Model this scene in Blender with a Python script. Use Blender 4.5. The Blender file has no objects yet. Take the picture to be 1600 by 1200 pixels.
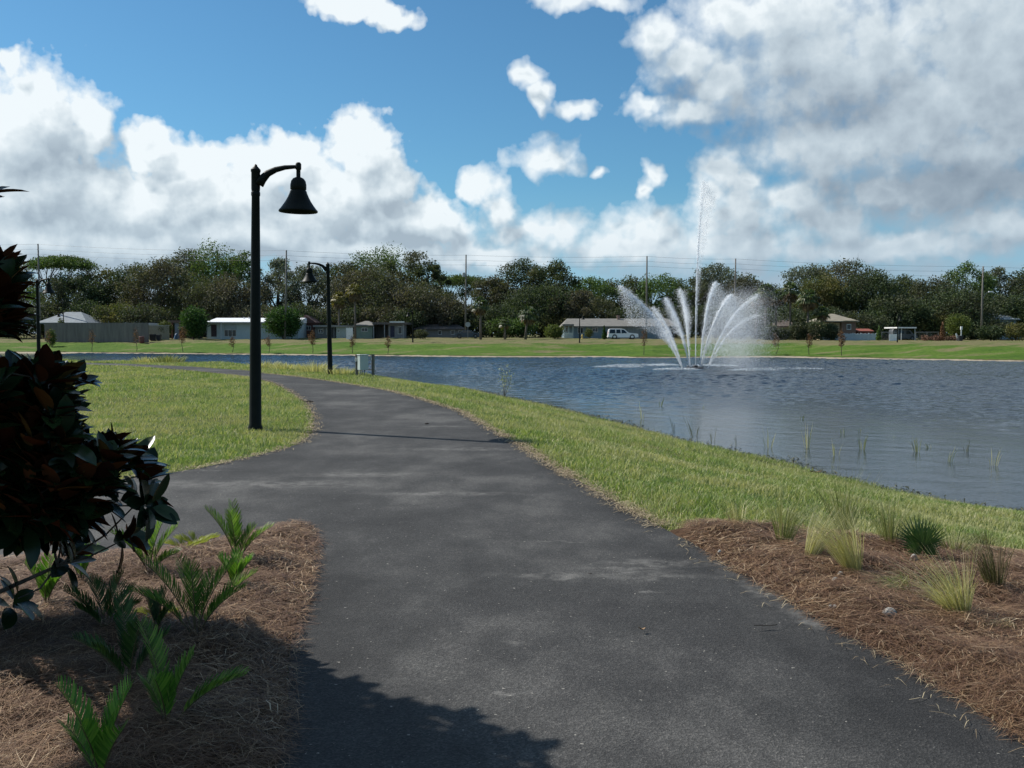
import bpy, bmesh, math, random
import numpy as np
from mathutils import Vector, Matrix
from mathutils.geometry import delaunay_2d_cdt
random.seed(7); RNG = np.random.default_rng(11)
R = math.radians
scene = bpy.context.scene
COL = scene.collection

# ---------------------------------------------------------------- camera
F = 1500.0                      # focal length in pixels of the 1600 x 1200 photograph
PITCH = math.atan(79/1500)      # the camera looks slightly down
CAMZ = 1.6
cam_d = bpy.data.cameras.new('camera'); cam = bpy.data.objects.new('camera', cam_d); COL.objects.link(cam)
cam_d.sensor_width = 36; cam_d.lens = 36*F/1600; cam_d.clip_start = 0.05; cam_d.clip_end = 4000
cam.location = (0, 0, CAMZ); cam.rotation_euler = (R(90)-PITCH, 0, 0)
scene.camera = cam

def ray(px, py):
    x = (px-800)/F; u = (600-py)/F
    c, s = math.cos(PITCH), math.sin(PITCH)
    return Vector((x, c+u*s, -s+u*c))
def G(px, py, z=0.0):
    d = ray(px, py); t = (z-CAMZ)/d.z
    return (d.x*t, d.y*t)
def AT(px, py, y):
    d = ray(px, py); t = y/d.y
    return Vector((d.x*t, y, CAMZ+d.z*t))

# ---------------------------------------------------------------- sun and exposure
SUN = Vector((-.97, .49, 1.0)).normalized()
sl = bpy.data.lights.new('sun', 'SUN'); sl.energy = 4.9; sl.angle = R(0.5); sl.color = (1, .955, .88)
so = bpy.data.objects.new('sun', sl); COL.objects.link(so)
so.rotation_euler = SUN.to_track_quat('Z', 'Y').to_euler(); so.location = (-60, 30, 80)
scene.view_settings.view_transform = 'Standard'; scene.view_settings.look = 'None'
scene.view_settings.exposure = 0.2; scene.view_settings.gamma = 1.0
scene.cycles.use_denoising = True
scene.cycles.max_bounces = 6; scene.cycles.transparent_max_bounces = 24
scene.cycles.diffuse_bounces = 2; scene.cycles.glossy_bounces = 3; scene.cycles.transmission_bounces = 4
scene.cycles.volume_bounces = 1; scene.cycles.caustics_reflective = False; scene.cycles.caustics_refractive = False
scene.cycles.sample_clamp_indirect = 4

# ---------------------------------------------------------------- node helpers
class NT:
    def __init__(s, tree): s.t = tree; s.n = tree.nodes; s.l = tree.links; s.dim = '3D'
    def new(s, typ, **kw):
        nd = s.n.new(typ)
        for k, v in kw.items():
            if k.startswith('i_'):
                key = k[2:]; key = int(key) if key.isdigit() else key.replace('_', ' ')
                s.put(nd.inputs[key], v)
            else: setattr(nd, k, v)
        return nd
    def put(s, sock, v):
        if isinstance(v, bpy.types.NodeSocket): s.l.new(v, sock)
        elif v is not None: sock.default_value = v
    def m(s, op, a, b=None, c=None, clamp=False):
        nd = s.n.new('ShaderNodeMath'); nd.operation = op; nd.use_clamp = clamp
        for i, v in enumerate((a, b, c)):
            if v is not None: s.put(nd.inputs[i], v)
        return nd.outputs[0]
    def v(s, op, a, b=None, c=None):
        nd = s.n.new('ShaderNodeVectorMath'); nd.operation = op
        for i, x in enumerate((a, b, c)):
            if x is not None: s.put(nd.inputs[i], x)
        return nd.outputs['Value'] if op in ('LENGTH', 'DOT_PRODUCT', 'DISTANCE') else nd.outputs[0]
    def noise(s, vec, scale, detail=4, rough=.5, dist=0.0, col=False):
        nd = s.n.new('ShaderNodeTexNoise'); nd.noise_dimensions = s.dim; s.put(nd.inputs['Vector'], vec)
        nd.inputs['Scale'].default_value = scale; nd.inputs['Detail'].default_value = detail
        nd.inputs['Roughness'].default_value = rough; nd.inputs['Distortion'].default_value = dist
        return nd.outputs['Color' if col else 'Fac']
    def step(s, x, a, b, lo=0.0, hi=1.0, kind='SMOOTHSTEP'):
        nd = s.n.new('ShaderNodeMapRange'); nd.interpolation_type = kind
        s.put(nd.inputs[0], x)
        for i, v in enumerate((a, b, lo, hi)): s.put(nd.inputs[i+1], v)
        return nd.outputs[0]
    def mix(s, f, a, b, blend='MIX'):
        nd = s.n.new('ShaderNodeMix'); nd.data_type = 'RGBA'; nd.blend_type = blend
        s.put(nd.inputs[0], f); s.put(nd.inputs[6], c4(a)); s.put(nd.inputs[7], c4(b))
        return nd.outputs[2]
    def ramp(s, f, stops, interp='LINEAR'):
        nd = s.n.new('ShaderNodeValToRGB'); cr = nd.color_ramp; cr.interpolation = interp
        while len(cr.elements) < len(stops): cr.elements.new(0.5)
        for e, (p, c) in zip(cr.elements, stops): e.position = p; e.color = c4(c)
        s.put(nd.inputs[0], f); return nd.outputs[0]
def c4(c):
    if isinstance(c, (tuple, list)) and len(c) == 3: return (*c, 1)
    return c

# ---------------------------------------------------------------- sky with clouds
world = bpy.data.worlds.new('World'); scene.world = world; world.use_nodes = True
def build_sky():
    t = NT(world.node_tree); t.n.clear(); t.dim = '2D'
    out = t.new('ShaderNodeOutputWorld'); bg = t.new('ShaderNodeBackground')
    t.l.new(bg.outputs[0], out.inputs[0])
    sky = t.new('ShaderNodeTexSky'); sky.sky_type = 'NISHITA'; sky.sun_disc = False
    sky.sun_elevation = math.asin(SUN.z); sky.sun_rotation = math.atan2(SUN.x, SUN.y)
    sky.altitude = 0; sky.air_density = 1.0; sky.dust_density = 0.35; sky.ozone_density = 1.6
    tc = t.new('ShaderNodeTexCoord'); d = t.v('NORMALIZE', tc.outputs['Generated'])
    sp = t.new('ShaderNodeSeparateXYZ'); t.l.new(d, sp.inputs[0])
    az = t.m('MULTIPLY', t.m('ARCTAN2', sp.outputs[0], sp.outputs[1]), 57.29578)
    el = t.m('MULTIPLY', t.m('ARCSINE', sp.outputs[2]), 57.29578)
    cb = t.new('ShaderNodeCombineXYZ'); t.l.new(az, cb.inputs[0]); t.l.new(el, cb.inputs[1])
    P = cb.outputs[0]
    blobs = [(60,185,85,75),(15,235,120,90),(148,205,30,34),(80,300,160,80),
      (243,225,38,36),(290,265,58,42),(222,252,28,24),(250,330,150,62),(340,305,120,60),
      (460,245,48,34),(420,262,60,45),(570,238,56,60),(598,300,62,58),(510,310,100,66),(620,345,90,45),(675,362,70,26),
      (690,342,19,25),(757,288,36,36),(742,300,24,20),(785,330,30,30),
      (545,6,62,22),(610,28,42,18),(915,0,80,16),(2,92,17,20),
      (828,120,32,20),(852,150,18,28),(905,170,32,15),(855,248,50,31),(940,272,17,9),(1020,272,22,22),(1010,165,34,14),
      (1008,302,12,16),(1125,268,46,34),(1160,290,36,22),(1105,300,30,40),
      (1030,62,46,36),(1080,98,62,42),(1130,130,66,50),(1090,172,80,22),
      (1300,95,230,120),(1460,190,260,150),(1190,25,150,50),(1580,100,260,240),(1500,290,240,70),(1300,225,130,66),(1400,300,160,44),
      (1235,318,76,42),(1150,335,90,50),(1300,345,90,50),
      (60,372,170,60),(210,385,160,40),(400,360,220,52),(560,395,180,26),(850,360,110,34),(1000,378,130,48),(1150,390,160,45),(1400,385,220,30),(1560,350,120,40),(760,400,120,30)]
    def density(P3, off, blob_only=False):
        # warp the lookup so that the outlines billow
        w = t.noise(t.v('ADD', P3, (off[0], off[1], 0)), .42, 3, .55, col=True)
        q = t.v('MULTIPLY_ADD', t.v('SUBTRACT', w, (.5, .5, .5)), (2.3, 1.7, 0), t.v('ADD', P3, (off[0], off[1], 0)))
        cur = None
        for bx, by, rx, ry in blobs:
            r = ray(bx, by).normalized()
            ax = math.degrees(math.atan2(r.x, r.y)); e = math.degrees(math.asin(r.z))
            sx = 26.2/(rx*1.06); sy = 26.2/(ry*1.06)
            L = t.v('LENGTH', t.v('MULTIPLY_ADD', q, (sx, sy, 0), (-ax*sx, -e*sy, 0)))
            cur = L if cur is None else t.m('SMOOTH_MIN', cur, L, .22)
        D = t.m('SUBTRACT', 1.0, cur)
        if blob_only: return D
        B = D
        n1 = t.noise(t.v('ADD', P3, (off[0]+31, off[1]+7, 3)), .55, 5, .52)
        vo = t.new('ShaderNodeTexVoronoi', feature='F1', voronoi_dimensions='2D'); vo.inputs['Scale'].default_value = .62
        vo.inputs['Detail'].default_value = 1.6; vo.inputs['Roughness'].default_value = .5; vo.inputs['Lacunarity'].default_value = 2.6
        vo.normalize = True
        t.l.new(t.v('MULTIPLY_ADD', w, (.9, .9, 0), t.v('ADD', P3, (off[0], off[1], 0))), vo.inputs['Vector'])
        D = t.m('ADD', D, t.m('MULTIPLY', t.m('SUBTRACT', n1, .5), 1.05))
        D = t.m('ADD', D, t.m('MULTIPLY', t.m('SUBTRACT', .42, vo.outputs['Distance']), .72))
        # low band of distant cloud all round, and scattered cloud elsewhere overhead
        lowm = t.m('SUBTRACT', t.step(el, 9.5, 2.0, -.65, .30, 'LINEAR'), 0.0)
        n2 = t.noise(t.v('MULTIPLY', t.v('ADD', P3, (off[0], off[1], 9)), (.5, 1.4, 1)), .33, 6, .55)
        low = t.m('ADD', lowm, t.m('MULTIPLY', t.m('SUBTRACT', n2, .5), 1.7))
        D = t.m('MAXIMUM', D, low)
        outm = t.m('MAXIMUM', t.step(t.m('ABSOLUTE', az), 31, 36, -1.5, .0), t.step(el, 24, 28, -1.5, .0))
        n3 = t.noise(t.v('MULTIPLY', P3, (.6, 1, 1)), .09, 7, .55)
        D = t.m('MAXIMUM', D, t.m('ADD', outm, t.m('MULTIPLY', t.m('SUBTRACT', n3, .53), 4.0)))
        return D, B
    D0, B0 = density(P, (0, 0)); D1, _ = density(P, (-.75, 1.25)); B2 = density(P, (-1.2, 3.0), True)
    big = t.m('MAXIMUM', t.m('MINIMUM', t.m('SUBTRACT', B0, B2), .9), -.9)
    mask = t.m('POWER', t.step(D0, -.03, t.step(az, -6, 1, .34, .70), 0, 1, 'LINEAR'), .85)
    lit = t.m('MINIMUM', t.m('MAXIMUM', t.m('SUBTRACT', D0, D1), -.42), .5)                      # the side towards the sun
    b = t.m('ADD', t.step(az, 0, 14, .66, .59), t.m('MULTIPLY', lit, t.step(az, 0, 14, .55, .42)))
    b = t.m('ADD', b, t.m('MULTIPLY', big, t.step(D0, 1.6, .2, .10, .42)))
    b = t.m('SUBTRACT', b, t.m('MULTIPLY', t.m('MULTIPLY', t.step(D0, .35, 1.5), t.step(az, -4, 14, .45, 1.0)), .27))
    n4 = t.noise(t.v('ADD', P, (5, 77, 2)), .25, 5, .55)
    b = t.m('ADD', b, t.m('MULTIPLY', t.m('SUBTRACT', n4, .5), .30))
    for bx, by, rx, ry, am in [(1490, 292, 8.5, 1.5, .34), (1330, 180, 5.0, 1.6, .14), (655, 372, 4.2, .7, .22), (70, 262, 3.6, 1.7, .16), (330, 395, 9, .8, .12), (1330, 345, 3.5, .8, .14)]:
        r = ray(bx, by).normalized(); ax = math.degrees(math.atan2(r.x, r.y)); e = math.degrees(math.asin(r.z))       # flat shaded bases
        L = t.v('LENGTH', t.v('MULTIPLY_ADD', t.v('MULTIPLY_ADD', t.noise(P, .5, 3, .5, col=True), (2.2, 1.2, 0), P), (1/rx, 1/ry, 0), (-(ax+1.1)/rx, -(e+.6)/ry, 0)))
        b = t.m('SUBTRACT', b, t.m('MULTIPLY', t.step(L, 1.25, .1), am))
    b = t.m('MINIMUM', t.m('MAXIMUM', b, t.step(az, -2, 14, .36, .02)), 1.0)
    ccol = t.ramp(b, [(0, (.20, .255, .32)), (.3, (.30, .365, .43)), (.6, (.47, .55, .61)), (.85, (.66, .73, .77)), (1, (.79, .845, .87))])
    ccol = t.mix(t.step(el, 8, 1, 0, .5), ccol, (.38, .50, .61))
    base = t.v('MULTIPLY', t.v('MULTIPLY', sky.outputs[0], (.078, .078, .078)), (.54, .95, 1.13))
    # distant air: the lowest few degrees go pale
    base = t.mix(t.step(el, 9, 0, 0, .8), base, (.30, .47, .66))
    colr = t.mix(t.m('MULTIPLY', mask, .96), base, ccol)
    t.l.new(colr, bg.inputs[0]); bg.inputs[1].default_value = 1.0
    world.cycles.sampling_method = 'MANUAL'; world.cycles.sample_map_resolution = 512
build_sky()

# ---------------------------------------------------------------- tagging
def tag(o, label=None, cat=None, group=None, kind=None):
    if label: o['label'] = label
    if cat: o['category'] = cat
    if group: o['group'] = group
    if kind: o['kind'] = kind
    return o
def thing(name, label, cat, loc=(0, 0, 0), rz=0, group=None):
    o = bpy.data.objects.new(name, None); COL.objects.link(o); o.empty_display_size = .3
    o.location = loc; o.rotation_euler = (0, 0, rz)
    return tag(o, label, cat, group)
def copy_tree(o, parent=None):
    c = o.copy(); COL.objects.link(c); c.parent = parent
    for ch in [x for x in bpy.data.objects if x.parent == o]: copy_tree(ch, c)
    return c

# ---------------------------------------------------------------- mesh helpers
def link_mesh(name, me, mats, parent=None, smooth=False):
    for m_ in (mats if isinstance(mats, (list, tuple)) else [mats]): me.materials.append(m_)
    if smooth: me.polygons.foreach_set('use_smooth', [True]*len(me.polygons))
    o = bpy.data.objects.new(name, me); COL.objects.link(o)
    if parent: o.parent = parent
    return o
def np_mesh(name, V, Fc, mats, parent=None, smooth=False, mi=None):
    """V (n,3); Fc (m,k) index array of faces with k corners each"""
    V = np.asarray(V, np.float32); Fc = np.asarray(Fc, np.int32)
    me = bpy.data.meshes.new(name); k = Fc.shape[1]
    me.vertices.add(len(V)); me.vertices.foreach_set('co', V.ravel())
    me.loops.add(Fc.size); me.loops.foreach_set('vertex_index', Fc.ravel())
    me.polygons.add(len(Fc)); me.polygons.foreach_set('loop_start', np.arange(0, Fc.size, k, dtype=np.int32))
    if mi is not None: me.polygons.foreach_set('material_index', np.asarray(mi, np.int32))
    me.update(calc_edges=True)
    return link_mesh(name, me, mats, parent, smooth)
class MB:
    def __init__(s): s.v = []; s.f = []; s.mi = []; s.cur = 0
    def add(s, vs, fs):
        n = len(s.v); s.v += [tuple(v) for v in vs]
        for f in fs: s.f.append(tuple(i+n for i in f)); s.mi.append(s.cur)
    def box(s, c, d, rz=0, rot=None, taper=1.0):
        hx, hy, hz = d[0]/2, d[1]/2, d[2]/2
        vs = [Vector((x*hx*(taper if z > 0 else 1), y*hy*(taper if z > 0 else 1), z*hz)) for z in (-1, 1) for y in (-1, 1) for x in (-1, 1)]
        M = rot if rot is not None else Matrix.Rotation(rz, 3, 'Z')
        s.add([M @ v + Vector(c) for v in vs], [(0,2,3,1),(4,5,7,6),(0,1,5,4),(2,6,7,3),(0,4,6,2),(1,3,7,5)])
    def bbox(s, c, d, b=.02, rz=0):
        """box with chamfered vertical edges and top"""
        hx, hy, hz = d[0]/2, d[1]/2, d[2]/2
        def ringp(ix, z): 
            x, y = hx-ix, hy-ix; q = min(b, x*.5, y*.5)
            return [(x-q,-y,z),(x,-y+q,z),(x,y-q,z),(x-q,y,z),(-x+q,y,z),(-x,y-q,z),(-x,-y+q,z),(-x+q,-y,z)]
        rings = [ringp(0, -hz), ringp(0, hz-b), ringp(b*.7, hz)]
        M = Matrix.Rotation(rz, 3, 'Z'); vs = [M @ Vector(p)+Vector(c) for r in rings for p in r]
        fs = [tuple(range(7, -1, -1)), tuple(range(16, 24))]
        for k in range(2):
            for i in range(8): j = (i+1) % 8; fs.append((k*8+i, k*8+j, k*8+8+j, k*8+8+i))
        s.add(vs, fs)
    def tube(s, pts, rad, n=8, cap=True):
        pts = [Vector(p) for p in pts]
        if not isinstance(rad, (list, tuple)): rad = [rad]*len(pts)
        vs = []; fs = []; prev = None
        for i, p in enumerate(pts):
            t = (pts[min(i+1, len(pts)-1)]-pts[max(i-1, 0)]).normalized()
            if prev is None:
                a = Vector((1, 0, 0)) if abs(t.x) < .9 else Vector((0, 1, 0))
                u = t.cross(a).normalized()
            else: u = (prev - t*prev.dot(t)).normalized()
            prev = u; w = t.cross(u)
            for k in range(n):
                an = 2*math.pi*k/n; vs.append(p+(u*math.cos(an)+w*math.sin(an))*rad[i])
        for i in range(len(pts)-1):
            for k in range(n): j = (k+1) % n; fs.append((i*n+k, i*n+j, i*n+n+j, i*n+n+k))
        if cap: fs.append(tuple(range(n-1, -1, -1))); fs.append(tuple(range((len(pts)-1)*n, len(pts)*n)))
        s.add(vs, fs)
    def lathe(s, prof, c=(0, 0, 0), n=20, rot=None):
        vs = []; fs = []
        for r, z in prof:
            for k in range(n):
                a = 2*math.pi*k/n; v = Vector((r*math.cos(a), r*math.sin(a), z))
                vs.append((rot @ v if rot is not None else v)+Vector(c))
        for i in range(len(prof)-1):
            for k in range(n): j = (k+1) % n; fs.append((i*n+k, i*n+j, i*n+n+j, i*n+n+k))
        s.add(vs, fs)
    def prism(s, poly, y0, y1, fn=None):
        """outline in x,z extruded along y"""
        n = len(poly); vs = [(x, y0, z) for x, z in poly]+[(x, y1, z) for x, z in poly]
        if fn: vs = [fn(v) for v in vs]
        fs = [tuple(range(n)), tuple(range(2*n-1, n-1, -1))]
        for i in range(n): j = (i+1) % n; fs.append((i, i+n, j+n, j))
        s.add(vs, fs)
    def build(s, name, mats, parent=None, smooth=False, auto=None):
        me = bpy.data.meshes.new(name); me.from_pydata(s.v, [], s.f); me.update()
        me.polygons.foreach_set('material_index', s.mi)
        o = link_mesh(name, me, mats, parent, smooth or auto is not None)
        if auto is not None:
            bm = bmesh.new(); bm.from_mesh(me)
            for e in bm.edges:
                if len(e.link_faces) == 2 and e.calc_face_angle(0) > R(auto): e.smooth = False
            bm.to_mesh(me); bm.free()
        return o

# ---------------------------------------------------------------- materials
def mat(name, c1, c2=None, scale=4.0, rough=.7, bump=0.0, bscale=None, metal=0.0, spec=.5, detail=5, stretch=None, rampos=(.35, .65), world_co=False, trans=0.0):
    m_ = bpy.data.materials.new(name); m_.use_nodes = True; t = NT(m_.node_tree); b = t.n['Principled BSDF']
    b.inputs['Roughness'].default_value = rough; b.inputs['Metallic'].default_value = metal
    b.inputs['Specular IOR Level'].default_value = spec
    if world_co: co = t.new('ShaderNodeNewGeometry').outputs['Position']
    else: co = t.new('ShaderNodeTexCoord').outputs['Object']
    if stretch: co = t.v('MULTIPLY', co, stretch)
    n = t.noise(co, scale, detail, .6)
    t.l.new(t.ramp(n, [(rampos[0], c1), (rampos[1], c2 or tuple(x*.8 for x in c1))]), b.inputs['Base Color'])
    if bump:
        bp = t.new('ShaderNodeBump'); bp.inputs['Strength'].default_value = bump; bp.inputs['Distance'].default_value = .02
        t.l.new(t.noise(co, bscale or scale*4, 4, .6), bp.inputs['Height']); t.l.new(bp.outputs[0], b.inputs['Normal'])
    return m_
def leafmat(name, stops, rough=.5, trans=.3, patch=None, spec=.4, back=None, tcol=1.0):
    """foliage: every leaf its own tone, some light let through; patch = (scale, colour, amount) for larger drifts of colour"""
    m_ = bpy.data.materials.new(name); m_.use_nodes = True; t = NT(m_.node_tree); b = t.n['Principled BSDF']
    g = t.new('ShaderNodeNewGeometry')
    c = t.ramp(g.outputs['Random Per Island'], stops)
    if patch:
        n = t.noise(g.outputs['Position'], patch[0], 4, .6)
        c = t.mix(t.m('MULTIPLY', t.step(n, .42, .62), patch[2]), c, patch[1])
        if len(patch) > 3: c = t.mix(t.m('MULTIPLY', t.step(t.noise(g.outputs['Position'], patch[3], 5, .65), .50, .68), patch[5]), c, patch[4])
    if back: c = t.mix(g.outputs['Backfacing'], c, back)
    t.l.new(c, b.inputs['Base Color']); b.inputs['Roughness'].default_value = rough; b.inputs['Specular IOR Level'].default_value = spec
    if trans:
        tr = t.new('ShaderNodeBsdfTranslucent'); t.l.new(t.mix(1.0, c, (1.0*tcol, 1.05*tcol, .5*tcol), 'MULTIPLY'), tr.inputs[0])
        ms = t.new('ShaderNodeMixShader'); ms.inputs[0].default_value = trans
        t.l.new(b.outputs[0], ms.inputs[1]); t.l.new(tr.outputs[0], ms.inputs[2]); t.l.new(ms.outputs[0], t.n['Material Output'].inputs[0])
    return m_

# ---------------------------------------------------------------- ground plan
def dist_poly(P, poly, closed=False):
    P = np.asarray(P, float); A = np.asarray(poly, float); B = np.roll(A, -1, 0)
    if not closed: A = A[:-1]; B = B[:-1]
    best = np.full(len(P), 1e9)
    for a, b in zip(A, B):
        ab = b-a; t_ = np.clip(((P-a)@ab)/max(ab@ab, 1e-9), 0, 1)
        best = np.minimum(best, np.hypot(*(P-a-t_[:, None]*ab).T))
    return best
def inside(P, poly):
    P = np.asarray(P, float); x, y = P.T; r = np.zeros(len(P), bool); n = len(poly)
    for i in range(n):
        x1, y1 = poly[i]; x2, y2 = poly[(i+1) % n]
        if y1 == y2: continue
        c = ((y1 > y) != (y2 > y)) & (x < (x2-x1)*(y-y1)/(y2-y1)+x1); r ^= c
    return r
def smooth_line(pts, it=2):
    for _ in range(it):
        q = [pts[0]]
        for a, b in zip(pts[:-1], pts[1:]):
            q.append((a[0]*.75+b[0]*.25, a[1]*.75+b[1]*.25)); q.append((a[0]*.25+b[0]*.75, a[1]*.25+b[1]*.75))
        q.append(pts[-1]); pts = q
    return pts
WZ = -1.4
near_shore = [(-160, 92), (-120, 88), (-70, 82), (-40, 74), (-20, 64), (-10, 57.5)] + [G(*p, WZ) for p in
   [(700,603),(740,610),(790,620),(860,636),(930,652),(1000,670),(1080,692),(1150,708),(1220,720),(1280,738),(1360,757),(1430,772),(1500,790),(1600,801)]] + [(14, 10.5), (25, 3), (60, -15), (160, -30)]
far_shore = [(160, 40), (120, 75), (85, 90)] + [G(*p, WZ) for p in
   [(1600,565),(1500,563.6),(1400,562),(1340,560.4),(1310,561.4),(1270,559.6),(1200,558.5),(1100,559),(1000,560),(940,558.2),(850,558.4),(700,557.6),(620,556.6),(500,555.6),(400,554.6),(300,553.2),(200,552.6),(100,551.6),(0,551)]] + [(-110, 150), (-160, 135)]
near_shore = smooth_line(near_shore, 1); far_shore = smooth_line(far_shore, 1)
lake = near_shore + far_shore
right_edge = [G(*p) for p in [(100,566.5),(200,569),(300,573.5),(392,580),(407,583.5),(460,589),(512,596),(560,603.5),(610,612),(662,626),(719,644),(775,676),(816,700),(861,729),(932,770),(1000,809),(1050,836),(1110,870),(1170,905),(1220,935),(1300,982),(1390,1030),(1480,1085),(1597,1163)]] + [(2.15, 3.2), (2.7, 2.2), (3.1, 1), (3.3, -6)]
left_inner = [G(*p) for p in [(100,569.5),(200,572.5),(300,580),(392,589.5),(430,600),(456,614),(480,631),(491,650),(490,665),(487,680),(464,697),(419,710),(365,722),(317,733),(272,741),(150,757),(0,768)]] + [(-14, 9.3)]
bed_edge = [(-14, 6.4)] + [G(*p) for p in [(0,882),(145,874),(250,868),(360,846),(420,833),(462,824),(482,828),(492,850),(486,900),(472,950),(452,1010),(448,1060),(450,1120),(440,1200)]] + [(-.95, 2.6), (-.9, 1), (-.9, -6)]
far_left = [(-60, 61.5), (-120, 66)]
path_poly = [(-120, 68.5), (-60, 64)] + right_edge + bed_edge[::-1] + left_inner[::-1] + far_left
crest = [(-160, 70), (-60, 65)] + [G(*p) for p in [(100,563.5),(250,564.5),(430,572.5),(516,581),(570,587),(640,599)]]
ci = [p for p in right_edge if p[1] < G(640, 617)[1]]
crest = crest + [(x+.35, y+.1) for x, y in ci]
upland = crest + [(3.6, -60), (-200, -60), (-200, 70)]

def H(x, y):
    """ground height"""
    P = np.stack([np.atleast_1d(np.asarray(x, float)).ravel(), np.atleast_1d(np.asarray(y, float)).ravel()], 1)
    dn = dist_poly(P, near_shore); df = dist_poly(P, far_shore); dw = np.minimum(dn, df)
    inl = inside(P, lake); inu = inside(P, upland); dc = np.where(inu, 0, dist_poly(P, crest))
    t_ = dc/(dc+dw+1e-6); s = .35*t_*t_*(3-2*t_)+.65*t_
    near = WZ*s
    xx = P[:, 0]; wig = np.clip(.45+.3*np.sin(xx*.31)+.25*np.sin(xx*.83+1)+.2*np.sin(xx*1.9), 0, 1)*np.clip((-12-xx)/10, .12, 1)+1.3*np.exp(-((xx-35)/4.5)**2)+.5*np.exp(-((xx-10)/5)**2)
    sand = np.clip(dw/(.5+2.2*np.clip(wig, 0, 1.4)), 0, 1)*(.02+.14*np.clip(wig, 0, 1.4))
    ramp_ = np.clip((dw-1.0)/16, 0, 1); ramp_ = ramp_*ramp_*(3-2*ramp_)
    ramp_ = np.clip((dw-.8-2.2*np.clip(wig, 0, 1.4))/15, 0, 1); ramp_ = ramp_*ramp_*(3-2*ramp_)
    top = .45+np.clip((dw-14)/35, 0, 1)*np.clip(.45-xx*.006, .05, .75)
    far = WZ+sand+.17*np.clip((dw-.5-2.2*np.clip(wig, 0, 1.4))/.25, 0, 1)+(top-WZ-.3)*ramp_
    h = np.where(dn < df, near, far)
    h = np.where(inl, WZ-.02-np.minimum(1.6, dw*.2), h)
    h = np.where(inu & (dn < df), 0, h)
    # gentle unevenness away from the paving
    m_ = np.clip(np.where(inl, 0, 1)*np.minimum(dw/2, 1), 0, 1)
    near_area = (P[:, 1] < 80)
    dp = np.full(len(P), 5.0); idx = np.where(near_area & (np.abs(xx) < 80))[0]
    if len(idx): dp[idx] = np.where(inside(P[idx], path_poly), 0, dist_poly(P[idx], path_poly, True))
    b = .05*np.sin(P[:, 0]*.9+1.3*np.sin(P[:, 1]*.37))*np.sin(P[:, 1]*.7+.5)+.03*np.sin(P[:, 0]*2.3+P[:, 1]*1.1)
    h = h+b*m_*np.clip((dp-.3)/2.5, 0, 1)-.012*np.clip(1-dp/.3, 0, 1)*near_area
    return h
def h1(x, y): return float(H(x, y)[0])
def onto(px, py, y0=1.5, y1=400):
    """the ground point seen at a photo pixel"""
    ys = np.concatenate([np.linspace(y0, 30, 500), np.linspace(30, y1, 900)[1:]]); d = ray(px, py)
    t_ = ys/d.y; zz = CAMZ+d.z*t_; hh = H(d.x*t_, ys); k = np.argmax(zz <= hh)
    if zz[k] > hh[k]: k = len(ys)-1
    return Vector((d.x*t_[k], ys[k], hh[k]))

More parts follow.
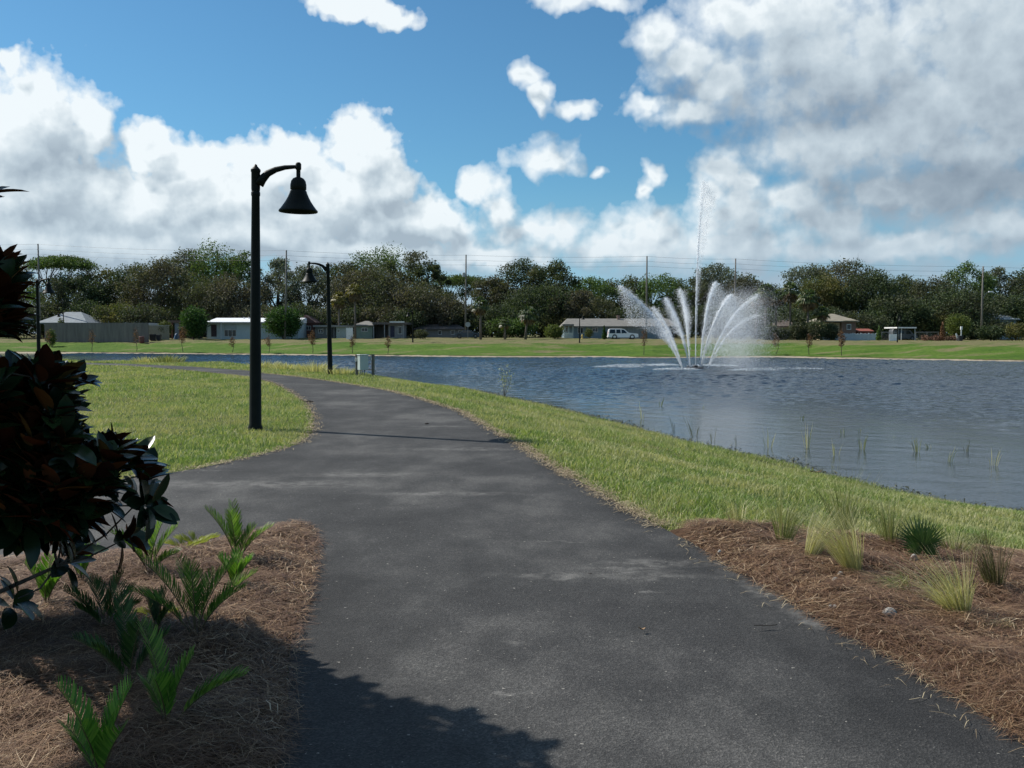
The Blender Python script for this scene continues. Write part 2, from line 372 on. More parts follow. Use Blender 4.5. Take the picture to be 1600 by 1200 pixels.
# ---------------------------------------------------------------- ground sheet
def terrain():
    xs = np.concatenate([-np.geomspace(900, 26, 50), np.linspace(-25, 25, 201), np.geomspace(26, 900, 50)])
    xs = np.unique(np.concatenate([xs, np.linspace(-110, 110, 221)]))
    ys = np.concatenate([-np.geomspace(300, 3, 14), np.linspace(-2, 24, 131)[1:], np.linspace(24, 100, 130)[1:], np.linspace(100, 150, 170)[1:], np.linspace(150, 200, 26)[1:], np.geomspace(202, 1500, 16)])
    X, Y = np.meshgrid(xs, ys); Z = H(X, Y).reshape(X.shape)
    V = np.stack([X.ravel(), Y.ravel(), Z.ravel()], 1); nx, ny = len(xs), len(ys)
    i = np.arange((ny-1)*nx).reshape(ny-1, nx)[:, :-1].ravel()
    Fc = np.stack([i, i+1, i+nx+1, i+nx], 1)
    m_ = bpy.data.materials.new('grassy_ground'); m_.use_nodes = True; t = NT(m_.node_tree); b = t.n['Principled BSDF']
    g = t.new('ShaderNodeNewGeometry'); pos = g.outputs['Position']
    sp = t.new('ShaderNodeSeparateXYZ'); t.l.new(pos, sp.inputs[0])
    n1 = t.noise(pos, .16, 6, .62); n2 = t.noise(pos, 1.7, 6, .65); n3 = t.noise(pos, 22, 4, .7)
    green = t.ramp(n3, [(.3, (.040, .075, .018)), (.7, (.085, .135, .030))])
    dry = t.ramp(n3, [(.3, (.11, .095, .045)), (.7, (.19, .165, .085))])
    c = t.mix(t.step(t.m('ADD', t.m('MULTIPLY', n1, .5), t.m('MULTIPLY', n2, .5)), .47, .60, 0, .75), green, dry)
    # far bank: worn dry strip along the top, bright green slope, bare cut at the foot and a sand beach
    far = t.step(sp.outputs[1], 88, 92)
    nf = t.noise(t.v('MULTIPLY', pos, (.5, 1.6, 1)), .22, 6, .65)
    fg = t.ramp(t.m('ADD', t.m('MULTIPLY', n2, .5), t.m('MULTIPLY', nf, .5)), [(.36, (.048, .098, .014)), (.5, (.078, .140, .020)), (.64, (.125, .175, .034))])
    fd = t.ramp(n2, [(.3, (.15, .135, .07)), (.7, (.22, .17, .10))])
    hi = t.step(sp.outputs[2], -.15, .32)
    fc = t.mix(t.m('MULTIPLY', t.step(t.m('ADD', nf, t.m('MULTIPLY', hi, .18)), .54, .66), .8), fg, fd)
    c = t.mix(far, c, fc)
    edge = t.m('ADD', sp.outputs[2], t.m('MULTIPLY', t.m('SUBTRACT', n2, .5), .16))
    soil = t.mix(far, t.mix(n3, (.022, .024, .014), (.05, .045, .025)), t.mix(n3, (.05, .04, .02), (.12, .09, .05)))
    c = t.mix(t.step(edge, t.m('ADD', t.m('MULTIPLY', far, .0), -1.20), t.m('ADD', t.m('MULTIPLY', far, .0), -1.27)), c, soil)
    sandc = t.ramp(n3, [(.3, (.30, .24, .17)), (.7, (.46, .40, .30))])
    c = t.mix(t.m('MULTIPLY', t.step(t.m('ADD', edge, t.m('MULTIPLY', t.m('SUBTRACT', nf, .5), .25)), -1.27, -1.31), far), c, sandc)
    t.l.new(c, b.inputs['Base Color']); b.inputs['Roughness'].default_value = .95; b.inputs['Specular IOR Level'].default_value = .1
    bp = t.new('ShaderNodeBump'); bp.inputs['Strength'].default_value = .7; bp.inputs['Distance'].default_value = .08
    t.l.new(t.m('ADD', n3, t.m('MULTIPLY', n2, 2)), bp.inputs['Height']); t.l.new(bp.outputs[0], b.inputs['Normal'])
    return tag(np_mesh('ground', V, Fc, m_, smooth=True), kind='structure')
terrain()

def drape(poly, dz, step, fn=None, grid_ok=None):
    """sheet over the ground inside a closed outline"""
    xs = [p[0] for p in poly]; ys = [p[1] for p in poly]; E = []
    pts = []
    for a, b in zip(poly, poly[1:]+poly[:1]):
        n = max(1, min(60, int(math.hypot(b[0]-a[0], b[1]-a[1])/step(a))))
        for k in range(n): pts.append((a[0]+(b[0]-a[0])*k/n, a[1]+(b[1]-a[1])*k/n))
    n0 = len(pts); grid = []
    y = min(ys)
    while y < max(ys):
        s = step((0, y)); x = min(xs)+random.random()*s
        while x < max(xs): grid.append((x+random.uniform(-.2, .2)*s, y+random.uniform(-.2, .2)*s)); x += s
        y += s
    g = np.array(grid); ok = inside(g, poly)
    g = g[ok]; ok = dist_poly(g, poly, True) > np.array([step(p)*.4 for p in g]); g = g[ok]
    vs = [Vector(p) for p in pts]+[Vector(p) for p in g.tolist()]
    r = delaunay_2d_cdt(vs, [], [list(range(n0))], 1, 1e-6)
    V = np.array([(v.x, v.y, 0) for v in r[0]]); V[:, 2] = H(V[:, 0], V[:, 1])+dz
    if fn: V[:, 2] += fn(V)
    Fc = np.array([f if (V[f[1], 0]-V[f[0], 0])*(V[f[2], 1]-V[f[0], 1])-(V[f[1], 1]-V[f[0], 1])*(V[f[2], 0]-V[f[0], 0]) > 0 else f[::-1] for f in r[2]])
    return V, Fc

# ---------------------------------------------------------------- asphalt path
def asphalt():
    poly = path_poly
    P = []
    for a, b in zip(poly, poly[1:]+poly[:1]):       # slightly ragged edges
        L = math.hypot(b[0]-a[0], b[1]-a[1]); n = max(1, min(40, int(L/.12))) if a[1] < 30 else max(1, min(20, int(L/.6)))
        for k in range(n):
            j = .012 if a[1] < 12 else .03
            P.append((a[0]+(b[0]-a[0])*k/n+random.uniform(-j, j), a[1]+(b[1]-a[1])*k/n+random.uniform(-j, j)))
    V, Fc = drape(P, 0.0, lambda p: .45 if p[1] < 20 else 1.6)
    V[:, 2] = .022; edge_d = np.minimum(dist_poly(V[:, :2], path_poly, True), 2.0)
    m_ = bpy.data.materials.new('asphalt'); m_.use_nodes = True; t = NT(m_.node_tree); b = t.n['Principled BSDF']
    pos = t.new('ShaderNodeNewGeometry').outputs['Position']
    big = t.noise(pos, .38, 5, .6); mid = t.noise(t.v('MULTIPLY', pos, (1, .6, 1)), 1.5, 6, .65); fine = t.noise(pos, 230, 2, .6)
    at = t.new('ShaderNodeAttribute', attribute_name='edge_distance')
    edk = t.step(t.m('ADD', at.outputs['Fac'], t.m('MULTIPLY', mid, .5)), .2, .95, -.07, .0)
    c = t.ramp(t.m('ADD', edk, t.m('ADD', t.m('MULTIPLY', big, .55), t.m('MULTIPLY', mid, .45))), [(.38, (.022, .0215, .021)), (.49, (.042, .041, .0395)), (.60, (.085, .082, .077))])
    vo = t.new('ShaderNodeTexVoronoi'); vo.inputs['Scale'].default_value = 120; t.l.new(pos, vo.inputs['Vector'])
    g2 = t.ramp(vo.outputs['Color'], [(.25, (.55, .55, .55)), (.75, (1.35, 1.35, 1.35)), (1, (2.4, 2.3, 2.2))])
    c = t.mix(.75, c, t.mix(1.0, c, g2, 'MULTIPLY'))
    # pale dusty scuffs left by lime rock, at given spots (x, y, length across, length along)
    spots = [G(*p)+q for p, q in [((980,893),(.30,.07)),((1040,884),(.55,.14)),((880,905),(.5,.08)),((1010,898),(.30,.05)),((945,905),(.15,.03)),((800,1012),(.10,.05)),((805,1088),(.09,.035)),((720,704),(1.0,.25)),((690,775),(.9,.14)),((1190,925),(.12,.5)),
             ((1130,880),(.10,.5)),((1260,975),(.10,.35)),((478,880),(.10,.5)),((470,930),(.07,.3)),((690,668),(.7,.15)),((300,738),(.5,.05)),((400,760),(1.6,.3)),((560,745),(.9,.2)),((1030,905),(.5,.12)),((740,990),(.05,.02)),((650,1095),(.05,.02)),((860,1140),(.05,.02)),((1000,930),(.2,.02)),((870,850),(.25,.03))]]
    tot = None
    wob = t.v('MULTIPLY_ADD', t.v('SUBTRACT', t.noise(pos, 5, 5, .65, col=True), (.5, .5, .5)), (.45, .35, 0), pos)
    for x, y, rx, ry in spots:
        L = t.v('LENGTH', t.v('MULTIPLY', t.v('SUBTRACT', wob, (x, y, .022)), (1/rx, 1/ry, 0)))
        k = t.step(L, 1.25, .1)
        tot = k if tot is None else t.m('MAXIMUM', tot, k)
    dust = t.m('MULTIPLY', tot, t.step(t.noise(pos, 7, 7, .70), .34, .70, 0, .62))
    c = t.mix(dust, c, (.21, .20, .185))
    sp2 = t.noise(pos, 38, 2, .5); c = t.mix(t.step(sp2, .725, .75, 0, .8), c, (.34, .32, .28))
    t.l.new(c, b.inputs['Base Color']); b.inputs['Roughness'].default_value = .85; b.inputs['Specular IOR Level'].default_value = .32
    bp = t.new('ShaderNodeBump'); bp.inputs['Strength'].default_value = .55; bp.inputs['Distance'].default_value = .006
    t.l.new(t.m('ADD', vo.outputs['Distance'], fine), bp.inputs['Height']); t.l.new(bp.outputs[0], b.inputs['Normal'])
    o = tag(np_mesh('path', V, Fc, m_), kind='structure'); ea = o.data.attributes.new('edge_distance', 'FLOAT', 'POINT'); ea.data.foreach_set('value', edge_d.astype(np.float32))
asphalt()

# ---------------------------------------------------------------- water
def water():
    m_ = bpy.data.materials.new('lake_water'); m_.use_nodes = True; t = NT(m_.node_tree); b = t.n['Principled BSDF']
    pos = t.new('ShaderNodeNewGeometry').outputs['Position']
    b.inputs['Base Color'].default_value = (.008, .016, .028, 1); b.inputs['Roughness'].default_value = .09; b.inputs['IOR'].default_value = 1.333
    w2 = t.noise(t.v('MULTIPLY', pos, (.7, 1.0, 1)), 7.5, 3, .65)
    sp = t.new('ShaderNodeSeparateXYZ'); t.l.new(pos, sp.inputs[0])
    off = t.m('ADD', t.m('ADD', sp.outputs[1], t.m('MULTIPLY', sp.outputs[0], 1.25)), t.m('MULTIPLY', t.m('SUBTRACT', t.noise(t.v('MULTIPLY', pos, (1, .35, 1)), .16, 4, .6), .5), 22))
    wind = t.step(off, 42, 62, .22, 1.0)
    bp = t.new('ShaderNodeBump'); bp.inputs['Strength'].default_value = 1.0; bp.inputs['Distance'].default_value = .045
    t.l.new(t.m('MULTIPLY', w2, wind), bp.inputs['Height']); t.l.new(bp.outputs[0], b.inputs['Normal'])
    # real ripples over the part of the lake in view, a coarse sheet beyond it
    S = .135
    xs = np.arange(-66, 76, S); ys = np.arange(12, 147, S); nx, ny = len(xs), len(ys)
    X, Y = np.meshgrid(xs, ys); X = X.ravel(); Y = Y.ravel()
    rg = np.random.default_rng(5); Z = np.zeros_like(X)
    env = .8+.35*np.sin(X*.13+.8*np.sin(Y*.09))*np.sin(Y*.11+.5)
    for k in range(44):
        lam = .29*(1.7/.29)**(rg.random()**1.25); th = R(250)+rg.normal()*.55; kk = 2*math.pi/lam
        ph = rg.random()*6.28+.6*np.sin(X*.21*rg.random()+Y*.17*rg.random()+k)
        Z += .0235*(lam/1.2)**.92*np.sin(kk*(X*math.cos(th)+Y*math.sin(th))+ph)/math.sqrt(44)*2.0
    Z *= env
    o_ = Y+1.25*X+6*np.sin(X*.11+1)*np.sin(Y*.05)+3*np.sin(X*.37)
    wn = np.clip((o_-42)/26, 0, 1); Z *= .10+.90*wn*wn*(3-2*wn)
    i = np.arange((ny-1)*nx).reshape(ny-1, nx)[:, :-1].ravel(); Fc = np.stack([i, i+1, i+nx+1, i+nx], 1)
    cx, cy = X[i], Y[i]
    cl = np.stack([cx, cy], 1); ok = (np.abs(cx) < cy*.60+4)
    ok[ok] = inside(cl[ok], lake) | (dist_poly(cl[ok], lake, True) < 2)
    fin = Fc[ok]
    us, inv = np.unique(fin, return_inverse=True); V1 = np.stack([X[us], Y[us], Z[us]+WZ], 1); F1 = inv.reshape(fin.shape)
    xs = np.arange(-176, 176, 4.0); ys = np.arange(-40, 168, 4.0); nx, ny = len(xs), len(ys)
    X, Y = np.meshgrid(xs, ys); V2 = np.stack([X.ravel(), Y.ravel(), np.full(X.size, WZ-.09)], 1)
    i = np.arange((ny-1)*nx).reshape(ny-1, nx)[:, :-1].ravel(); F2 = np.stack([i, i+1, i+nx+1, i+nx], 1)
    ce = V2[F2].mean(1)[:, :2]; ok = inside(ce, lake) | (dist_poly(ce, lake, True) < 5); F2 = F2[ok]
    tag(np_mesh('water', np.concatenate([V1, V2]), np.concatenate([F1, F2+len(V1)]), m_, smooth=True), kind='structure')
water()

# ---------------------------------------------------------------- pine straw beds
def fixed(pts): return [(p.x, p.y) if isinstance(p, Vector) else p for p in pts]
bed_left = bed_edge + [(-14, -6)]
ri = [p for p in right_edge if p[1] <= G(1045, 834)[1]]
bed_right = fixed([onto(*p) for p in [(1046,834),(1085,827),(1140,829),(1200,832),(1260,839),(1330,846),(1400,857),(1480,866),(1540,868),(1600,874)]]) + [(6.6, 6.4), (8.5, 5.2), (9, 2), (9, -6)] + ri[::-1]
def cheap_noise(V, s=1.0):
    x, y = V[:, 0]*s, V[:, 1]*s
    return (np.sin(x*3.1+1.7*np.sin(y*2.3))+np.sin(y*4.3+1.3*np.sin(x*3.7+1))+.6*np.sin(x*9.1+y*7.3)+.5*np.sin(x*6.7-y*11.2))/3.1
straw_ground = mat('pine_straw_base', (.045, .026, .016), (.12, .07, .042), 18, .95, .8, 60, spec=.1, world_co=True)
def bed(name, poly, near_only):
    def fn(V):
        d = dist_poly(V[:, :2], poly, True)
        return .012+np.clip(d/.25, 0, 1)*(.040+.038*cheap_noise(V, 1.2))
    V, Fc = drape(poly, .012, lambda p: .13 if 1.5 < p[1] < 9 else .8, fn)
    tag(np_mesh(name, V, Fc, straw_ground, smooth=True), kind='structure')
bed('mulch_bed_left', bed_left, 1); bed('mulch_bed_right', bed_right, 1)

def ribbon(P0, P1, P2, W, name, m_, side=None, kind='stuff', nfn=None):
    """flat two-segment strips through three points each"""
    d = P2-P0; 
    if side is None: side = np.stack([-d[:, 1], d[:, 0], np.zeros(len(d))], 1)
    side = side/np.maximum(np.linalg.norm(side, axis=1, keepdims=True), 1e-6)*W[:, None]*.5
    V = np.stack([P0-side*.7, P0+side*.7, P1-side, P1+side, P2-side*.15, P2+side*.15], 1).reshape(-1, 3)
    b = np.arange(len(P0))*6
    Fc = np.concatenate([np.stack([b, b+1, b+3, b+2], 1), np.stack([b+2, b+3, b+5, b+4], 1)])
    return V, Fc
straw_mat = leafmat('pine_straw', [(0, (.042, .020, .012)), (.25, (.095, .047, .026)), (.5, (.160, .088, .046)), (.75, (.245, .145, .078)), (.93, (.40, .27, .15)), (1, (.58, .46, .31))], .65, 0, (1.1, (.13, .07, .045), .45), spec=.3)
def straw(name, poly, box, n, dens_y, label):
    x = RNG.uniform(box[0], box[1], n); y = RNG.uniform(box[2], box[3], n)
    P = np.stack([x, y], 1); ok = inside(P, poly)
    far = dist_poly(P, poly, True); ok |= (far < .05) & (RNG.random(n) < .5)
    ok &= RNG.random(n) < np.clip((4.2/np.maximum(y, 2.5))**dens_y, 0, 1)
    x, y, far = x[ok], y[ok], far[ok]; n = len(x)
    base = H(x, y)+.024+np.clip(far/.25, 0, 1)*(.040+.038*cheap_noise(np.stack([x, y], 1), 1.2))
    swirl = 1.7*np.sin(x*1.9+1.3*np.sin(y*1.7))+1.1*np.sin(y*2.3+x)
    th = swirl+RNG.normal(0, .85, n); L = RNG.uniform(.08, .22, n); bend = RNG.normal(0, .5, n)
    lift = RNG.random(n)**2.2*.045; tilt = RNG.normal(0, .11, n)
    c = np.stack([x, y, base+lift], 1)
    d0 = np.stack([np.cos(th-bend), np.sin(th-bend), tilt], 1); d1 = np.stack([np.cos(th+bend), np.sin(th+bend), -tilt*.5+RNG.normal(0, .08, n)], 1)
    P0 = c-d0*L[:, None]*.5; P2 = c+d1*L[:, None]*.5; P1 = c+np.stack([0*x, 0*x, .006+.012*RNG.random(n)], 1)
    for Q in (P0, P2): Q[:, 2] = np.maximum(Q[:, 2], base-.004)
    W = np.where(RNG.random(n) < .03, .006, .0025)*np.clip(y/4.2, .8, 2)
    V, Fc = ribbon(P0, P1, P2, W, name, None)
    o = np_mesh(name, V, Fc, straw_mat); tag(o, label, 'mulch', kind='stuff')
straw('pine_straw', bed_left, (-6.8, -.7, 1.9, 8.2), 270000, .6, 'brown pine straw mulch heaped in the bed at the left of the path')
straw('pine_straw', bed_right, (1.4, 7.6, 2.3, 8.6), 290000, .5, 'reddish brown pine straw mulch on the bed right of the path')

# ---------------------------------------------------------------- lawn blades
grass_mat = leafmat('grass_blades', [(0, (.13, .185, .052)), (.3, (.22, .295, .080)), (.6, (.32, .395, .125)), (.79, (.46, .49, .21)), (.90, (.60, .54, .31)), (1, (.70, .62, .42))], .6, .36, (.38, (.50, .46, .25), .85, 1.3, (.12, .23, .05), .75), spec=.35)
def lawn():
    n0 = 2600000; ymax = 66
    # even samples in log distance, thinned to the wanted density
    u = RNG.random(n0); y = 3.2*(ymax/3.2)**u; x = RNG.uniform(-1, 1, n0)*(.57*y+3.5)
    # sampling pdf per m2 ~ 1/(y*(.57y+3.5)); wanted ~ (7/y)^p
    pdf = n0/(y*math.log(ymax/3.2))/(2*(.57*y+3.5))
    want = 3000*np.minimum(1, (6.5/y))**1.55
    keep = RNG.random(n0) < want/pdf; x, y = x[keep], y[keep]
    P = np.stack([x, y], 1); ok = ~inside(P, path_poly) & ~inside(P, bed_left) & ~inside(P, bed_right) & ~inside(P, lake)
    x, y = x[ok], y[ok]; P = P[ok]
    de = np.minimum(dist_poly(P, path_poly, True), 3); h = H(x, y); ok = (h > WZ+.03)
    x, y, h, de = x[ok], y[ok], h[ok], de[ok]; n = len(x)
    print('blades', n)
    pn = cheap_noise(np.stack([x, y], 1), .55); pn2 = cheap_noise(np.stack([x, y], 1), 2.1)
    hgt = (.042+.024*pn+.018*pn2+.028*RNG.random(n))*np.clip(.55+de/.35, .5, 1)
    shore = np.clip(1-(h-WZ)/.18, 0, 1); hgt = hgt*(1+.5*shore)
    wild = (x < -5) & (y < 52); hgt = hgt*np.where(wild, 1.0, 1.0)
    hgt = np.maximum(hgt, .022)*np.clip(.9+y/90, 1, 1.5)
    W = .0048*np.clip(y/6.5, .9, 7)**.85*RNG.uniform(.7, 1.3, n)
    th = RNG.random(n)*6.283; ln = RNG.uniform(.15, 1.15, n)*hgt
    P0 = np.stack([x, y, h-.006], 1); tip = P0+np.stack([np.cos(th)*ln, np.sin(th)*ln, hgt], 1)
    ph = RNG.random(n)*6.283; sd = np.stack([np.cos(ph), np.sin(ph), 0*ph], 1)*W[:, None]*.5
    mid = P0+np.stack([np.cos(th)*ln*.35, np.sin(th)*ln*.35, hgt*.62], 1)
    near = y < 16
    a = near; k = int(a.sum())
    V1 = np.stack([P0[a]-sd[a], P0[a]+sd[a], mid[a]+sd[a]*.8, tip[a], mid[a]-sd[a]*.8], 1).reshape(-1, 3)
    b = np.arange(k)*5; F1 = np.concatenate([np.stack([b, b+1, b+2, b+4], 1)]); 
    T1 = np.stack([b+4, b+2, b+3, b+3], 1)
    a = ~near; k2 = int(a.sum())
    V2 = np.stack([P0[a]-sd[a], P0[a]+sd[a], tip[a]+sd[a]*.15, tip[a]-sd[a]*.15], 1).reshape(-1, 3)
    b2 = np.arange(k2)*4+len(V1); F2 = np.stack([b2, b2+1, b2+2, b2+3], 1)
    V = np.concatenate([V1, V2]); nq = len(F1)+len(F2); nt = len(T1)
    me = bpy.data.meshes.new('grass'); me.vertices.add(len(V)); me.vertices.foreach_set('co', V.astype(np.float32).ravel())
    loops = np.concatenate([F1.ravel(), F2.ravel(), T1[:, :3].ravel()]).astype(np.int32)
    me.loops.add(len(loops)); me.loops.foreach_set('vertex_index', loops)
    st = np.concatenate([np.arange(nq)*4, nq*4+np.arange(nt)*3]).astype(np.int32)
    me.polygons.add(nq+nt); me.polygons.foreach_set('loop_start', st); me.update(calc_edges=True)
    tag(link_mesh('grass', me, grass_mat), 'mown green lawn grass on both sides of the path', 'grass', kind='stuff')
lawn()

# ---------------------------------------------------------------- dry clippings along the paving edge
def edge_litter():
    rg = np.random.default_rng(31); Ps = []
    for line, n in ((right_edge, 17000), (left_inner, 7000)):
        a = np.array([p for p in line if 3 < p[1] < 45]); seg = np.hypot(*np.diff(a, axis=0).T); w = seg/np.maximum(((a[:-1, 1]+a[1:, 1])/2), 4)**1.1; k = rg.choice(len(seg), n, p=w/w.sum()); f = rg.random(n)
        d = (a[k+1]-a[k])/seg[k][:, None]; off = rg.normal(.02, .065, n); Ps.append(a[k]+(a[k+1]-a[k])*f[:, None]+np.stack([d[:, 1], -d[:, 0]], 1)*off[:, None]*rg.choice([-1, 1], n)[:, None])
    P = np.concatenate(Ps); P = P[~inside(P, bed_left) & ~inside(P, bed_right)]; P = P[(dist_poly(P, bed_right, True) > .16) | (rg.random(len(P)) < .12)]; P = P[rg.random(len(P)) < .25+.75*np.clip(.5+cheap_noise(P, 1.7), 0, 1)]; n = len(P); z = np.maximum(H(P[:, 0], P[:, 1]), .0)+.026+rg.random(n)*.012; th = rg.random(n)*6.28; L = rg.uniform(.015, .06, n)
    c = np.stack([P[:, 0], P[:, 1], z], 1); dd = np.stack([np.cos(th)*L, np.sin(th)*L, rg.normal(0, .006, n)], 1); up = np.zeros((n, 3)); up[:, 2] = .008
    V, Fc = ribbon(c-dd, c+up, c+dd, np.clip(P[:, 1]/7, .7, 3)*.0045, '', None)
    tag(np_mesh('dry_clippings', V, Fc, leafmat('dry_clippings', [(0, (.12, .085, .05)), (.5, (.28, .21, .12)), (1, (.46, .38, .24))], .8, 0)), 'dry tan grass clippings along both edges of the asphalt', 'clippings', kind='stuff')
edge_litter()

# ---------------------------------------------------------------- grass tufts
def tuft_mesh(n, hgt, spread, lean, m_, wid=.004, droop=.35, seed=0, base=.05):
    rg = np.random.default_rng(seed)
    th = rg.random(n)*6.283; r = rg.random(n)**.7; L = hgt*(.40+.68*rg.random(n)**.8)
    out = np.stack([np.cos(th), np.sin(th), 0*th], 1); P0 = out*(r*base)[:, None]
    dirv = out*(r*spread)[:, None]+np.array([lean[0], lean[1], 1.0]); dirv /= np.linalg.norm(dirv, axis=1, keepdims=True)
    dr = rg.uniform(.2, 1.3, n)*droop; hd = dirv.copy(); hd[:, 2] = 0
    P1 = P0+dirv*(L*.5)[:, None]; P2 = P0+dirv*L[:, None]+hd*(L*dr*.5)[:, None]; P2[:, 2] -= L*dr*.45
    P2[:, 2] = np.maximum(P2[:, 2], .01)
    ph = rg.random(n)*6.283; sd = np.stack([np.cos(ph), np.sin(ph), 0*ph], 1)
    return ribbon(P0, P1, P2, np.full(n, wid)*rg.uniform(.6, 1.3, n), '', None, side=sd)
tuft_pale = leafmat('pale_tuft', [(0, (.24, .23, .09)), (.4, (.48, .45, .22)), (.8, (.68, .62, .38)), (1, (.80, .72, .50))], .5, .35)
tuft_green = leafmat('green_tuft', [(0, (.10, .13, .045)), (.45, (.21, .24, .09)), (.8, (.38, .37, .19)), (1, (.54, .48, .30))], .5, .35)
tuft_dark = leafmat('dark_tuft', [(0, (.06, .05, .035)), (.5, (.11, .11, .045)), (.85, (.20, .19, .09)), (1, (.32, .28, .17))], .5, .3)
def tuft(name, px, py, hpx, spread, lean, n, m_, label, cat, group, droop=.35, wid=.0042, base=.045, seed=1, loc=None):
    p = onto(px, py) if loc is None else Vector(loc)
    h_ = hpx*p.y/F if hpx > 3 else hpx
    V, Fc = tuft_mesh(n, h_, spread, lean, m_, wid*max(1, p.y/7), droop, seed, base*max(1, min(2.5, p.y/8)))
    o = np_mesh(name, V, Fc, m_); o.location = p+Vector((0, 0, .02)); return tag(o, label, cat, group)
MG = 'ornamental grass tufts in the right mulch bed'
for i, (px, py, hp, sprd, ln, n, m_, lab, dr) in enumerate([
    (1152,838,62,.22,(-.12,0),110,tuft_pale,'small pale straw coloured grass tuft at the far corner of the mulch bed',.5),
    (1180,836,40,.9,(-.1,-.1),50,tuft_pale,'sprawling thin grass tuft just right of the farthest pale one',.9),
    (1224,864,88,.30,(.18,0),190,tuft_green,'yellow green tuft leaning slightly right, third tuft from the far corner of the mulch',.3),
    (1262,888,84,.18,(.38,0),170,tuft_pale,'pale narrow tuft leaning hard to the right, its base in dark shade',.2),
    (1338,912,118,.30,(-.42,0),240,tuft_pale,'tallest pale tuft, sweeping left above two white stones',.3),
    (1318,846,100,.30,(.0,0),150,tuft_green,'upright dark green tuft standing on the lawn edge behind the tall pale one',.2),
    (1392,866,84,.28,(-.02,0),170,tuft_green,'green brown tuft just left of the fan palm',.25),
    (1418,942,66,.55,(-1.1,0),230,tuft_green,'green tuft lying over to the left across the mulch',.7),
    (1502,980,110,.40,(-.50,0),280,tuft_pale,'big bushy tuft with pale blades leaning left and a dark root clump',.3),
    (1556,938,92,.22,(-.16,0),160,tuft_dark,'thin brown tuft with a dark base near the right edge of the picture',.3),
    (1490,878,62,.6,(.1,0),170,tuft_green,'loose green tuft right of the fan palm',.6),
    (1606,1000,74,.30,(-2.0,.1),120,tuft_pale,'flattened yellow tuft reaching in from the right edge',.6),
    (1540,872,48,.5,(-.3,0),110,tuft_dark,'low brownish tuft at the lawn edge on the far right',.6)]):
    tuft('grass_tuft', px, py, hp*1.38, sprd*1.5, ln, int(n*1.3), m_, lab, 'ornamental grass', MG, droop=dr*2.2, wid=.0028, base=.035, seed=20+i)
for i, (px, py, hp, n, m_, lab) in enumerate([
    (262,567,15,420,tuft_green,'round green weed clump on the bank between path and lake, at the left'),
    (228,567,12,300,tuft_pale,'pale weedy grass clump beside the round green one'),
    (187,563.5,6,120,tuft_dark,'tiny dark weed clump at the left end of the near bank'),
    (415,576,14,420,tuft_pale,'pale seeding grass just right of the near lamp pole, by the water'),
    (447,578,13,380,tuft_pale,'pale seeding grass halfway between the two lamp poles'),
    (492,582,20,480,tuft_pale,'tallest pale seeding grass, left of the second lamp pole'),
    (532,585,13,320,tuft_pale,'pale seeding grass between second lamp pole and grey cabinet')]):
    tuft('weed_clump', px, py, hp, .8, (0, 0), n, m_, lab, 'weeds', 'tall weeds on the near bank', droop=.5, wid=.003, base=.30 if i else .35, seed=60+i)

# ---------------------------------------------------------------- white stones and litter
rock_mat = mat('limestone', (.55, .52, .47), (.32, .29, .25), 30, .9, .6, 60)
def rock(px, py, wpx, hpx, label, seed, m_=rock_mat, group='white stones in the right mulch bed', name='stone', cat='stone'):
    p = onto(px, py); rg = random.Random(seed); bm = bmesh.new(); bmesh.ops.create_icosphere(bm, subdivisions=3, radius=1)
    ax = [Vector((rg.uniform(-1, 1), rg.uniform(-1, 1), rg.uniform(-1, 1))).normalized() for _ in range(9)]
    for v in bm.verts:
        c = v.co.copy()
        for a in ax:
            d = c.dot(a)-.72
            if d > 0: c -= a*d*.85
        v.co = c*(1+.05*math.sin(c.x*9+seed)*math.sin(c.y*8))
    s = p.y/F; me = bpy.data.meshes.new(name); bm.to_mesh(me); bm.free()
    o = link_mesh(name, me, m_); o.scale = (wpx*s*.62, wpx*s*.45, hpx*s*.66); o.location = p+Vector((0, 0, (.068 if 'bed' in str(group) else .026)+hpx*s*.30)); o.rotation_euler = (0, 0, rg.random()*1)
    return tag(o, label, cat, group)
for i, a in enumerate([(1388,985,24,13,'largest white stone, lying alone nearest the path below the bushy tuft'),
    (1313,919,9,8,'upper of two round white stones below the tallest pale tuft'), (1304,925,11,7,'lower left of the two round white stones below the tallest pale tuft'),
    (1428,892,15,12,'white stone at the foot of the fan palm'), (1362,857,14,7,'greyish stone behind the tallest tuft by the lawn edge'),
    (1298,970,7,5,'small white pebble near the asphalt edge, left of a twin'), (1304,971,8,5,'small white pebble near the asphalt edge, right one of the pair'),
    (1502,904,12,5,'flat pale stone behind the bushy tuft'), (1255,868,9,4,'tan pebble between the two leaning tufts'), (1471,1043,6,5,'tiny white pebble low in the bed near the asphalt'),
    (1124,880,6,5,'white pebble on the asphalt edge at the far corner of the bed'), (1584,885,8,4,'pale pebble at the far right by the lawn')]):
    rock(*a, seed=i+3)
rock(311,872,7,5,'small white stone among the yellow seedlings at the back of the left bed',31, group='small stones in the left mulch bed')
rock(424,875,5,4,'grey pebble right of the back fern plant in the left bed',32, group='small stones in the left mulch bed')
rock(424,1012,9,7,'curled brown leaf lump at the edge of the shade, left bed',33, mat('brown_litter', (.12,.07,.045), (.05,.03,.02), 30, .8), 'dry litter', 'dry_leaf', 'leaf')
rock(470,826,9,5,'dark clod of soil at the tip of the left bed',34, mat('dark_soil', (.03,.022,.018), (.015,.012,.01), 30, .95), 'dark clods on the asphalt', 'clod', 'clod')
rock(484,631,10,4,'dark clod on the asphalt at the inner curve of the lawn',35, bpy.data.materials['dark_soil'], 'dark clods on the asphalt', 'clod', 'clod')
rock(667,666,7,3,'small dark clod in the middle of the path',36, bpy.data.materials['dark_soil'], 'dark clods on the asphalt', 'clod', 'clod')
